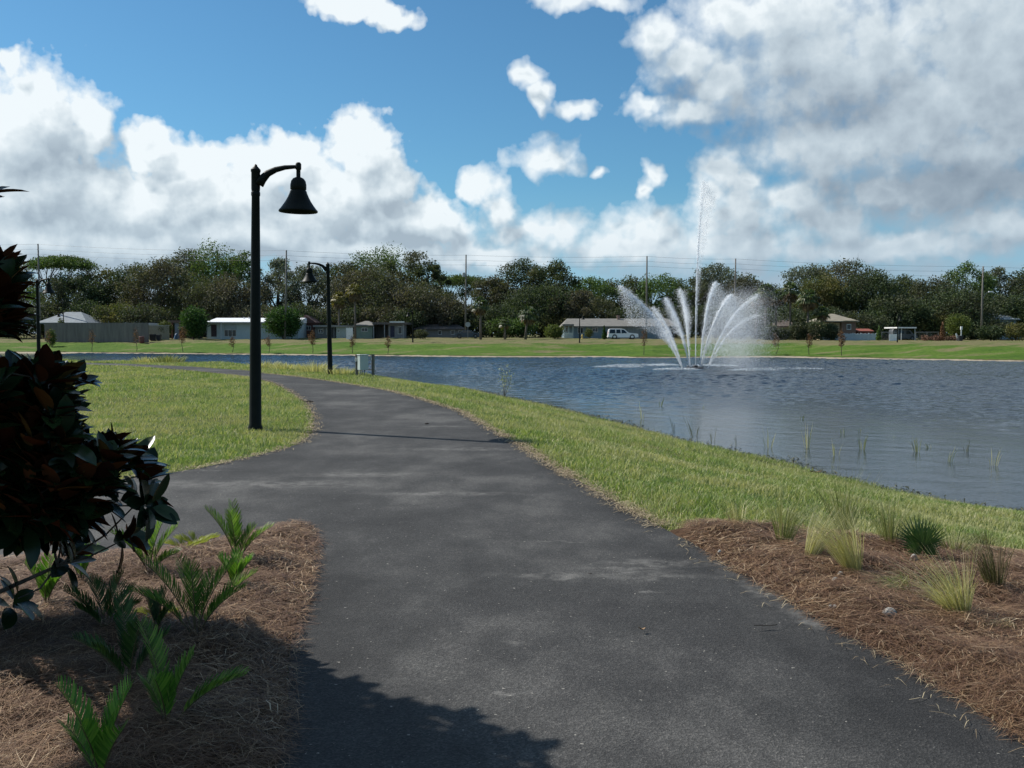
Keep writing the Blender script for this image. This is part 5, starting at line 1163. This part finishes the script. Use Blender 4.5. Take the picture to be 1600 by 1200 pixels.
# ---------------------------------------------------------------- trees beyond the lake
bark = mat('tree_bark', (.075, .062, .05), (.04, .034, .028), 3, .95, .3)
bark_pale = mat('pale_bark', (.20, .18, .155), (.12, .105, .09), 3, .95, .3)
def fol(name, a, b, c, **k):
    q = (1.0, 1.0, 1.0) if 'orange' in name else (1.62, 1.72, 1.75)
    a, b, c = [tuple(v*w for v, w in zip(u, q)) for u in (a, b, c)]
    if 'patch' in k: k['patch'] = (k['patch'][0], tuple(v*w for v, w in zip(k['patch'][1], q)), k['patch'][2])
    return leafmat(name, [(0, a), (.55, b), (1, c)], .7, .30, spec=.2, **k)
FOL = {'olive': fol('foliage_olive', (.020,.027,.012), (.045,.055,.024), (.085,.095,.040), patch=(.10, (.075,.062,.042), .7)),
  'brown': fol('foliage_brown', (.034,.030,.022), (.068,.058,.040), (.115,.098,.064), patch=(.13, (.055,.066,.03), .6)),
  'green': fol('foliage_green', (.028,.048,.014), (.060,.095,.026), (.11,.150,.044), patch=(.12, (.05,.055,.025), .5)),
  'dark': fol('foliage_dark', (.016,.026,.013), (.037,.050,.024), (.070,.085,.040), patch=(.12, (.062,.054,.036), .5)),
  'rust': fol('foliage_rust', (.05,.045,.018), (.095,.085,.032), (.15,.12,.05), patch=(.2, (.04,.06,.02), .6)),
  'bright': fol('foliage_bright', (.014,.032,.009), (.030,.062,.015), (.055,.095,.024)),
  'grey': fol('foliage_grey', (.040,.045,.034), (.080,.088,.066), (.13,.14,.10), patch=(.14, (.06,.06,.04), .6)),
  'orange': fol('foliage_orange', (.10,.050,.030), (.20,.105,.06), (.30,.18,.11)),
  'yellow': fol('foliage_yellow', (.030,.042,.012), (.065,.080,.020), (.11,.12,.034))}
def limb(m, a, b, r0, r1, rg, sag=.1, n=4):
    pts = []; L = (b-a).length; off = Vector((rg.gauss(0, .06), rg.gauss(0, .06), rg.gauss(.04, .05)))*L
    for i in range(n+1): f = i/n; pts.append(a.lerp(b, f)+off*math.sin(math.pi*f)+Vector((rg.gauss(0, .02), rg.gauss(0, .02), rg.gauss(0, .02)))*L*(0 if i in (0, n) else 1))
    m.tube(pts, [r0+(r1-r0)*i/n for i in range(n+1)], 6, cap=False); return pts
def tree(px, ytop, wpx, Y, kind, label, n=6500, open_=0.0, seed=0, shape='oak', size=.30, base=.36, name='oak_tree', cat='tree', group='trees beyond the lake', bk=None, trunk_r=None):
    rg = random.Random(seed*31+int(px)); x = Xp(px, Y); g = h1(x, Y); Ht = Zp(ytop, Y)-g; W = wpx*S(Y); t_ = thing(name, label, cat, (x, Y, g), 0, group)
    C = []; Rr = []; D = W*.85
    if shape == 'oak':
        k = 30 if open_ < .5 else 22
        for i in range(k):
            # lumps scattered through a rounded, uneven crown that hangs low
            zz = (i+.5)/k*2-1; a = i*2.4+rg.random(); r = math.sqrt(1-zz*zz)*(1 if i % 2 else rg.uniform(.25, .9)); rr = W*rg.uniform(.12, .21)*(1-open_*.28)
            hc = Ht*(1+base)/2; hr = Ht*(1-base)/2; z = hc+zz*(hr-rr*.6)*rg.uniform(.82, 1.0)
            C.append((r*math.cos(a)*(W*.5-rr*.5), r*math.sin(a)*(D*.5-rr*.5), z)); Rr.append((rr*1.12, rr*1.12, rr*rg.uniform(.7, .95)))
    elif shape == 'umbrella':
        for i in range(22):
            a = i*2.4; r = math.sqrt((i+.5)/22)*.85; rr = W*.17; C.append((r*math.cos(a)*W*.5, r*math.sin(a)*D*.5, Ht*(.76+.18*math.sqrt(1-r*r)))); Rr.append((rr, rr, rr*.5))
        for i in range(12): C.append((rg.uniform(-.42, .42)*W, rg.uniform(-.3, .3)*D, Ht*rg.uniform(.35, .78))); Rr.append((W*.15, W*.15, W*.11))
    elif shape == 'round':
        for i in range(16):
            a = i*2.4; zz = (i+.5)/16*2-1; r = math.sqrt(1-zz*zz)*.62; hc = Ht*(1+base)/2; hr = Ht*(1-base)/2
            C.append((r*math.cos(a)*W*.5, r*math.sin(a)*W*.5, hc+zz*hr*.62)); Rr.append((W*.23, W*.23, hr*.46))
    elif shape == 'cone':
        for i in range(12): f = i/11; C.append((rg.uniform(-.08, .08)*W, rg.uniform(-.08, .08)*W, Ht*(.12+.80*f))); Rr.append((W*.46*(1-f*.82), W*.46*(1-f*.82), Ht*.10))
    elif shape == 'cypress':
        for i in range(9): f = i/8; w_ = math.sin(math.pi*(f*.75+.22)); C.append((rg.uniform(-.12, .12)*W, rg.uniform(-.12, .12)*W, Ht*(.38+.58*f))); Rr.append((W*.42*w_, W*.42*w_, Ht*.07))
    # branching wood
    m = MB(); r0 = trunk_r or max(.06, Ht*.026); th = Ht*(base*.85 if shape in ('oak', 'umbrella') else .9); top = Vector((rg.gauss(0, .03)*Ht, rg.gauss(0, .03)*Ht, th))
    tp = limb(m, Vector((0, 0, -.3)), top, r0, r0*(.72 if shape in ('oak', 'umbrella') else .2), rg, n=5)
    if shape in ('oak', 'umbrella'):
        mains = []
        for i in range(5):
            a = i*1.256+rg.random()*.6; q = Vector((math.cos(a)*W*.24, math.sin(a)*D*.24, Ht*rg.uniform(.52, .68))); pts = limb(m, top, q, r0*.55, r0*.26, rg); mains.append(q)
        for c in C:
            c = Vector(c); q = min(mains, key=lambda v: (v-c).length); pts = limb(m, q, c, r0*.22, r0*.07, rg)
            for j in range(3): e = c+Vector((rg.gauss(0, .5), rg.gauss(0, .5), rg.gauss(.3, .4)))*W*.13; limb(m, c, e, r0*.07, r0*.02, rg, n=2)
    elif shape == 'cypress':
        for c in C:
            for j in range(4): a = rg.random()*6.28; c_ = Vector((0, 0, c[2]-Ht*.05)); limb(m, c_, Vector(c)+Vector((math.cos(a), math.sin(a), .1))*W*.35, .02, .008, rg, n=2)
    m.build('trunk', bk or bark, t_, smooth=True)
    V, Fc = leaves(n, C, Rr, size, seed*7+int(px), shell=.45); np_mesh('crown', V, Fc, FOL[kind], t_)
    return t_
T = [(12,404,95,206,'brown','brown grey oak at the very left edge, behind the magnolia'),(98,401,92,196,'green','green flat topped tree right of the leftmost utility pole','umbrella'),(118,428,90,190,'dark','dark tree below the flat topped green one at the left'),(165,418,80,200,'rust','olive rust tree between flat topped green tree and big brown oaks'),
 (212,410,80,196,'dark','dark tree with a bare spiky top at the left'),(250,402,100,190,'brown','wide brown grey oak above the wooden shed'),(292,386,86,202,'olive','olive oak left of the tall rounded green tree'),(334,377,78,198,'green','tall rounded green tree left of the near lamp pole','round'),
 (376,392,70,194,'green','green tree touching the near lamp pole on its left'),(352,425,110,186,'brown','brown oak low above the white roofed house'),(432,400,76,196,'grey','grey sparse tree directly right of the near lamp pole'),(482,412,84,192,'grey','grey brown tree just left of the second lamp pole'),
 (540,404,86,200,'olive','olive tree right of the second lamp pole'),(594,381,128,204,'green','largest green domed tree above the palm','oak'),(575,412,120,190,'brown','brown oak under the largest domed tree'),(645,391,92,198,'olive','oak with open twisted limbs right of the largest dome'),
 (676,408,52,195,'olive','bare limbed oak with sky showing between its branches'),(650,440,120,184,'brown','low brown tree behind the centre left far lamp post'),(718,432,78,225,'green','distant umbrella shaped tree behind the utility pole','umbrella'),(706,470,80,182,'brown','low brown grey tree by the octagonal sign'),
 (768,428,70,198,'olive','olive tree right of the distant umbrella shaped one'),(815,403,88,200,'dark','tall dark oak above the two short palms'),(862,404,76,196,'olive','spreading oak right of the tall dark one'),(845,440,110,186,'dark','dark lower oak behind the short right palm'),
 (918,430,86,200,'green','green topped oak above the roof of the blue grey house'),(905,455,90,182,'brown','bare brown tree leaning over the blue grey house'),(978,431,84,204,'olive','olive oak left of the utility pole near the white car'),(1032,428,84,200,'green','green oak right of the utility pole near the white car'),
 (1078,430,76,206,'olive','olive oak directly behind the central water jet'),(1118,409,92,200,'grey','tall grey oak behind the right hand jets'),(1162,428,80,196,'olive','oak behind the drifting spray of the fountain'),(1205,446,80,202,'dark','dark tree behind the row of tall palms'),
 (1262,410,90,202,'grey','sparse topped grey green oak right of the palms'),(1320,403,104,200,'olive','wide oak with feathery top above the small brown house'),(1285,430,90,192,'rust','rusty olive tree behind the palms at the right'),(1362,420,96,190,'dark','large dark rounded oak right of the small brown house'),
 (1412,430,76,204,'olive','olive oak above the thin white carport'),(1400,460,100,184,'dark','dark low oak behind the carport'),(1458,430,90,196,'dark','dark oak above the reddish brush pile'),(1504,409,84,198,'green','rounded green oak left of the pale utility pole'),
 (1500,450,110,184,'dark','dark oak below the rounded green one at the right'),(1556,416,70,200,'grey','sparse oak right of the pale utility pole'),(1606,414,84,196,'dark','dark oak cut by the right edge of the picture'),(1580,460,90,188,'dark','dark low tree in front of the pale blue house')]
OPEN = {432: .8, 482: .6, 645: .9, 676: 1.4, 905: 1.2, 1262: .9, 1320: .6, 1556: 1.0, 918: .5, 978: .5, 862: .5}
for i, a in enumerate(T):
    px, yt, w, Y, kd, lab = a[:6]; sh = a[6] if len(a) > 6 else 'oak'; op = OPEN.get(px, .15)
    tree(px, yt-2, w*1.12, Y, kd, lab, n=int((15000 if w > 85 else 12500)*(1-.42*min(1, op))), open_=op, seed=i+1, shape=sh, base=.14 if op < .5 else .26, size=.205)
# under-storey that closes the view beneath the big crowns
U = [(25,470,'dark'),(70,468,'dark'),(140,465,'dark'),(185,470,'rust'),(228,472,'dark'),(268,476,'rust'),(318,478,'brown'),(372,470,'brown'),(412,474,'brown'),(470,470,'dark'),(512,474,'brown'),(560,476,'dark'),(600,474,'brown'),(634,480,'dark'),(668,478,'brown'),(700,486,'dark'),(745,478,'dark'),(782,474,'dark'),
     (800,492,'green'),(850,482,'dark'),(872,490,'rust'),(930,474,'brown'),(966,478,'dark'),(1004,474,'olive'),(1050,476,'dark'),(1096,474,'dark'),(1140,478,'dark'),(1180,480,'dark'),(1222,476,'dark'),(1262,480,'dark'),(1296,478,'dark'),(1352,484,'dark'),(1384,482,'dark'),(1424,480,'dark'),(1462,490,'rust'),(1520,492,'dark'),(1546,500,'dark'),(1592,492,'rust'),(1628,470,'dark')]
names_u = {'dark': 'dark', 'rust': 'rust tinged', 'brown': 'brown', 'green': 'green', 'olive': 'olive'}
where = ['behind the magnolia','left of the third lamp post','over the grey hip roof','above the middle of the wooden fence','above the two black bins','over the tan garden wall','left of the white roofed house','over the white roof, left part','hidden by the near lamp pole','over the red brick house','left of the second lamp pole','behind the tall palm','over the pale green house','at the end of the carport with white edge','right of the centre left far lamp post','beside the octagonal sign','between sign and left short palm','between the two short palms',
         'close to the ground between the short palms','right of the right short palm','left end of the blue grey house','over the roof of the blue grey house','above the white car','right of the utility pole by the car','left of the central jet','right of the central jet','behind the right fan of spray','at the right rim of the spray','beneath the tall palms','right of the palm row','left of the small brown house','right of the small brown house','behind the picket fence end','over the thin white carport','behind the brush pile','left foot of the pale utility pole','right foot of the pale utility pole','in front of the pale blue house','past the right edge of the far bank']
for i, (px, yt, kd) in enumerate(U):
    tree(px, yt, 84, 178+(i*7 % 9)+(6 if 880 < px < 1060 else 0), kd, '%s understorey tree %s' % (names_u[kd], where[i]), n=7000, seed=100+i, base=-.05, size=.20, name='small_tree', group='understorey trees beyond the lake')
# shaped bushes and garden trees
tree(303, 477, 46, 163, 'bright', 'round dark green garden tree left of the white roofed house', n=6000, shape='round', base=.02, size=.17, seed=201, name='garden_tree', group=None)
tree(443, 478, 62, 162, 'bright', 'dome shaped green garden tree in front of the white house, a utility pole before it', n=10000, shape='round', base=.02, size=.17, seed=202, name='garden_tree', group=None)
tree(944.5, 508, 10, 156, 'bright', 'narrow conical bush at the rear of the white car', n=1500, shape='cone', base=.05, size=.10, seed=203, name='conical_bush', cat='bush', group='conical bushes', trunk_r=.05)
tree(1373, 509, 11, 156, 'green', 'narrow conical bush at the right end of the picket fence', n=1500, shape='cone', base=.05, size=.10, seed=204, name='conical_bush', cat='bush', group='conical bushes', trunk_r=.05)
tree(866, 506, 34, 162, 'yellow', 'low yellow green bush at the left end of the blue grey house', n=2500, shape='round', base=.0, size=.14, seed=205, name='bush', cat='bush', group='bushes on the far side')
tree(80, 512, 16, 158, 'yellow', 'small round bush at the left end of the wooden fence', n=1200, shape='round', base=.0, size=.12, seed=206, name='bush', cat='bush', group='bushes on the far side')
tree(96, 496, 12, 166, 'yellow', 'light green bush sticking up behind the wooden fence', n=900, shape='round', base=.2, size=.12, seed=207, name='bush', cat='bush', group='bushes on the far side')
tree(258, 500, 26, 164, 'rust', 'bronze green bush growing over the tan garden wall', n=1800, shape='round', base=.2, size=.13, seed=208, name='bush', cat='bush', group='bushes on the far side')
tree(1497, 489, 44, 160, 'yellow', 'yellow green rounded bush left of the pale utility pole', n=3600, shape='round', base=.1, size=.15, seed=209, name='bush', cat='bush', group='bushes on the far side')
tree(1473, 502, 14, 158, 'orange', 'narrow orange brown bush at the end of the chain link fence', n=900, shape='cone', base=.05, size=.12, seed=210, name='bush', cat='bush', group='bushes on the far side')
tree(1548, 508, 46, 160, 'dark', 'dark low hedge like bush at the foot of the pale utility pole', n=3000, shape='round', base=.0, size=.15, seed=211, name='bush', cat='bush', group='bushes on the far side')
tree(1588, 503, 40, 158, 'rust', 'reddish bush at the right end of the far bank', n=2600, shape='round', base=.0, size=.15, seed=212, name='bush', cat='bush', group='bushes on the far side')
tree(920, 512, 16, 160, 'rust', 'brown twiggy bush against the blue grey house', n=900, shape='round', base=.1, size=.10, seed=213, name='bush', cat='bush', group='bushes on the far side')
tree(658, 514, 24, 162, 'dark', 'dark low bush right of the centre left far lamp post', n=1300, shape='round', base=.0, size=.12, seed=214, name='bush', cat='bush', group='bushes on the far side')
for i, (px, yt, w_, lab) in enumerate([(1203,506,30,'dark bush at the feet of the leftmost palms in the row'),(1224,512,22,'dark bush in front of the cream walled house'),(1246,502,34,'dark bush under the middle palms of the row'),(1274,498,38,'big dark bush under the right hand palms of the row'),(1298,504,26,'dark bush hiding the left end of the small brown house')]):
    tree(px, yt, w_, 160-i % 2, 'dark', lab, n=3000, shape='round', base=-.1, size=.15, seed=230+i, name='bush', cat='bush', group='bushes on the far side')
# young bald cypresses along the far waterline
for i, (px, yb, yt, lab) in enumerate([(75,551,512,'leftmost'),(143,551,512,'second one from the left'),(212,551,510,'below the dull red barrel'),(286,552,508,'below the round garden tree'),(362,552,524,'below the middle of the white house'),(419,553,522,'just right of the near lamp pole'),(488,553,514,'brightest orange, left of the second lamp pole'),
      (550,554,524,'above the grey cabinet'),(606,555,524,'faint one between cabinet and far lamp post'),(1006,556,511,'left of the fountain jets'),(1212,556,518,'under the tall palms'),(1265,556,520,'above the left end of the sand bar'),(1316,557,512,'thicker one above the sand bar')]):
    p = onto(px, yb-1.5, 95); n0 = 480 if i in (3, 6, 12) else 210
    tree(px, yt, 17 if i in (3, 6, 12) else 14, p.y, 'orange', 'young rust coloured cypress on the far waterline, '+lab, n=n0, shape='cypress', size=.085, seed=300+i, name='cypress_sapling', cat='young tree', group='young cypresses along the far waterline', trunk_r=.05)

# palms
palm_g = leafmat('palm_green', [(0, (.025, .045, .015)), (.5, (.06, .10, .03)), (.85, (.12, .16, .055)), (1, (.22, .19, .10))], .45, .3, spec=.4)
palm_d = leafmat('palm_dead', [(0, (.07, .05, .025)), (.6, (.16, .11, .055)), (1, (.26, .19, .10))], .8, .2)
palm_y = leafmat('palm_yellow', [(0, (.08, .08, .015)), (.5, (.17, .16, .03)), (1, (.28, .22, .06))], .5, .3)
palm_trunk = mat('palm_trunk', (.17, .145, .12), (.09, .075, .06), 4, .95, .5, stretch=(1, 1, 5))
def palm(px, ytop, ybase, wpx, Y, label, seed, dead=12, m_=palm_g, lean=0.0):
    rg = random.Random(seed); x = Xp(px, Y); g = h1(x, Y); t_ = thing('palm_tree', label, 'palm', (x, Y, g), 0, 'cabbage palms beyond the lake'); Rr = wpx*S(Y)/2; hc = Zp(ytop, Y)-g-Rr*.75; c = Vector((lean, 0, hc))
    m = MB(); m.tube([(0, 0, -.2), (lean*.2, 0, hc*.4), (lean*.7, 0, hc*.8), c], [.24, .17, .17, .20], 10); m.build('trunk', palm_trunk, t_, smooth=True)
    def fans(n, lo, hi, mm, name, sc):
        m = MB()
        for i in range(n):
            a = i*2.4+rg.random()*.4; e = rg.uniform(lo, hi); d = Vector((math.cos(a)*math.cos(e), math.sin(a)*math.cos(e), math.sin(e))); q = c+d*Rr*.45*sc; side = d.cross(Vector((0, 0, 1))).normalized(); nn = side.cross(d)
            for k in range(9):
                b = (k-4)/4*1.5; o_ = (d*math.cos(b)+side*math.sin(b)+nn*.15).normalized(); tip = q+o_*Rr*.55*sc*(1-.2*abs(b)/1.5)-Vector((0, 0, Rr*.12*(1+math.cos(e)))); w = side.cross(o_) if abs(b) > 1 else side; w = w.normalized()*Rr*.055
                mid = q+o_*Rr*.32*sc; m.add([q-w*.3, q+w*.3, mid-w, mid+w, tip], [(0, 1, 3, 2), (2, 3, 4)])
            m.tube([c, q], .02, 3, cap=False)
        m.build(name, mm, t_)
    fans(34, -.5, 1.4, m_, 'crown', 1.0); fans(dead, -1.4, -.6, palm_d, 'dead_fronds', .85)
palm(555, 443, 528, 36, 166, 'tall palm with long thin trunk in the centre left', 1, 16, palm_y); palm(530, 456, 528, 34, 169, 'palm with hanging yellow fronds touching the second lamp pole', 2, 14, palm_y)
palm(751, 464, 532, 36, 158, 'short fat palm right of the utility pole with the street light', 3, 18); palm(821, 478, 530, 38, 157, 'short leaning palm left of the blue grey house', 4, 14, lean=.5); palm(789, 497, 530, 24, 160, 'small young palm between the two short palms', 5, 4)
palm(1196, 443, 531, 42, 164, 'leftmost palm of the row at the right rim of the spray', 6, 16); palm(1212, 452, 531, 34, 168, 'second palm from the left in the row beside the spray', 7, 12); palm(1234, 441, 531, 40, 166, 'palm with thick brown skirt, third of the row', 8, 22); palm(1262, 452, 531, 44, 162, 'bright crowned palm fourth in the row', 9, 14); palm(1283, 478, 531, 32, 165, 'lowest palm at the right end of the row', 10, 12); palm(1181, 456, 531, 30, 170, 'hazy palm seen through the edge of the spray', 11, 10)

# ---------------------------------------------------------------- the fountain
def fountain():
    FY = (WZ-CAMZ)/ (ray(1087, 575.5).z/ray(1087, 575.5).y); fx = Xp(1087, FY); k = S(FY)
    t_ = thing('fountain', 'tall white jet with a ring of slanting jets in the middle of the lake', 'fountain', (fx, FY, WZ))
    spray = bpy.data.materials.new('spray_water'); spray.use_nodes = True; t = NT(spray.node_tree); b = t.n['Principled BSDF']
    b.inputs['Base Color'].default_value = (.90, .93, .96, 1); b.inputs['Roughness'].default_value = .35
    tr = t.new('ShaderNodeBsdfTranslucent'); tr.inputs[0].default_value = (.9, .93, .96, 1); ms = t.new('ShaderNodeMixShader'); ms.inputs[0].default_value = .5
    t.l.new(b.outputs[0], ms.inputs[1]); t.l.new(tr.outputs[0], ms.inputs[2])
    tp = t.new('ShaderNodeBsdfTransparent'); m2 = t.new('ShaderNodeMixShader'); m2.inputs[0].default_value = .55
    t.l.new(tp.outputs[0], m2.inputs[1]); t.l.new(ms.outputs[0], m2.inputs[2]); t.l.new(m2.outputs[0], t.n['Material Output'].inputs[0])
    X = lambda px: (px-1087)*k; Z = lambda py: (575.5-py)*k
    rg = np.random.default_rng(9)
    T4 = np.array([(1, 1, 1), (1, -1, -1), (-1, 1, -1), (-1, -1, 1)], float)*.6
    def drops(P, r, D=None, st=1.0):
        n = len(P); r = np.asarray(r)[:, None]; nn = np.array(SUN)+.55*rg.normal(size=(n, 3)); u = np.cross(nn, rg.normal(size=(n, 3))); u /= np.linalg.norm(u, axis=1, keepdims=True); v = np.cross(u, nn); v /= np.linalg.norm(v, axis=1, keepdims=True)
        if D is not None: u = u*.8+D*st*.5
        V = np.stack([P-u*r, P-v*r*.6, P+u*r, P+v*r*.6], 1); b = np.arange(n)[:, None]*4
        return V.reshape(-1, 3), b+np.array([0, 1, 2, 3])
    def curve(pts, s):
        pts = np.array(pts, float); n = len(pts); tt = s*(n-1); i = np.clip(tt.astype(int), 0, n-2); f = tt-i
        P0 = pts[np.clip(i-1, 0, n-1)]; P1 = pts[i]; P2 = pts[i+1]; P3 = pts[np.clip(i+2, 0, n-1)]; f = f[:, None]
        return .5*((2*P1)+(-P0+P2)*f+(2*P0-5*P1+4*P2-P3)*f*f+(-P0+3*P1-3*P2+P3)*f**3)
    def jet(pts, depth, n, fan, label=None, core=.06, name='jet', fine=.024):
        pts = [tuple(AT(a, b_, FY+depth*i/(len(pts)-1))-t_.location) for i, (a, b_) in enumerate(pts)]; pts[0] = (pts[0][0], pts[0][1], 0.0)
        n = int(n*2.6); s = rg.random(n)**.85; C = curve(pts, s); C2 = curve(pts, np.minimum(s+.02, 1)); D = C2-C; D /= np.maximum(np.linalg.norm(D, axis=1, keepdims=True), 1e-4)
        # dense streak, breaking into pulses, then a veil falling away down and downwind
        pulse = .5+.5*np.sin(s*70+2.5*np.sin(s*23)); isv = rg.random(n) < .80*s+.08
        sig = core*(.25+2.4*s**2.2)
        P = C+rg.normal(size=(n, 3))*sig[:, None]*(.5+.7*pulse)[:, None]
        fall = rg.random(n)**1.7*s**1.3*isv; P[:, 2] -= fall*fan[1]; P[:, 0] += fall*fan[0]+isv*rg.normal(size=n)*.22*s*min(1, fan[1]/3); P[:, 1] += isv*rg.normal(size=n)*.5*s
        P[:, 2] = np.maximum(P[:, 2], .02)
        r = np.where(isv, fine*1.25, fine*1.4)*rg.uniform(.6, 1.4, n); V, Fc = drops(P, r, D, 2.2)
        np_mesh(name, V, Fc, spray, t_)
    jet([(1087,575),(1087,500),(1089,430),(1092,370),(1096,320),(1099,283)], .4, 11000, (1.0, 1.5), core=.055, fine=.02, name='central_jet')
    jet([(1066,575),(1050,540),(1030,505),(1003,475),(968,447)], 4, 9500, (1.0, 3.6)); jet([(1067,575),(1055,540),(1040,508),(1020,480)], -5, 4300, (.8, 2.6))
    jet([(1078,575),(1070,540),(1060,505),(1048,480),(1040,466)], 7, 8000, (1.0, 3.4)); jet([(1079,575),(1075,535),(1072,500),(1068,470),(1062,452)], -7, 5500, (.7, 2.6))
    jet([(1094,575),(1097,535),(1102,500),(1109,465),(1118,441)], 7, 14000, (2.6, 3.6)); jet([(1095,575),(1103,540),(1116,505),(1130,477),(1143,461)], -7, 14000, (2.4, 4.2))
    jet([(1106,574),(1119,540),(1135,510),(1155,483),(1184,460)], 5, 8000, (1.6, 5.0)); jet([(1106,574),(1121,547),(1139,521),(1160,503),(1184,492)], -4, 2600, (1.4, 4.5))
    # drifting mist downwind
    n = 170000; a = rg.random(n); P = np.stack([X(1154)+rg.normal(size=n)*20*k-(a-.5)*8*k, rg.normal(size=n)*3.0, Z(458)*(1-a**.9)+rg.normal(size=n)*.5], 1); P = P[P[:, 2] > .02]; V, Fc = drops(P, np.full(len(P), .017)); np_mesh('mist', V, Fc, spray, t_)
    # foam where the water comes down, and the float
    foam = bpy.data.materials.new('foam'); foam.use_nodes = True; t = NT(foam.node_tree); b = t.n['Principled BSDF']; b.inputs['Base Color'].default_value = (.75, .80, .84, 1); b.inputs['Roughness'].default_value = .6
    for (x0, x1, y) in [(932,1012,573.5),(962,1060,570.8),(1014,1085,577.5),(1034,1086,570.3),(1100,1180,571.5),(1150,1276,576.5),(1118,1192,578.6)]:
        L = X(x1)-X(x0); d = (575.5-y)*FY*FY/(F*3.0); n = 1500; u = rg.random(n); w = np.sin(np.pi*u)**.6
        P = np.stack([X(x0)+L*u+rg.normal(size=n)*.1, d+rg.normal(size=n)*.7*w, np.abs(rg.normal(size=n))*.07*w+.012], 1); V, Fc = drops(P, np.full(n, .036)*rg.uniform(.6, 1.4, n)); np_mesh('splash', V, Fc, foam, t_)
    m = MB(); m.lathe([(0, -.3), (.9, -.3), (1.05, -.1), (1.05, .06), (.95, .12), (.25, .14), (.2, .3), (0, .3)], (0, 0, -.04), 24); m.build('float', flat('float_black', (.03, .03, .03), .5), t_, auto=40)
    for a in range(8): an = R(22.5+45*a); m = MB(); m.tube([(.5*math.cos(an), .5*math.sin(an), .08), (.78*math.cos(an), .78*math.sin(an), .24)], [.05, .03], 8); m.build('nozzle', flat('nozzle_steel', (.4, .4, .4), .4, metal=.8), t_)
fountain()
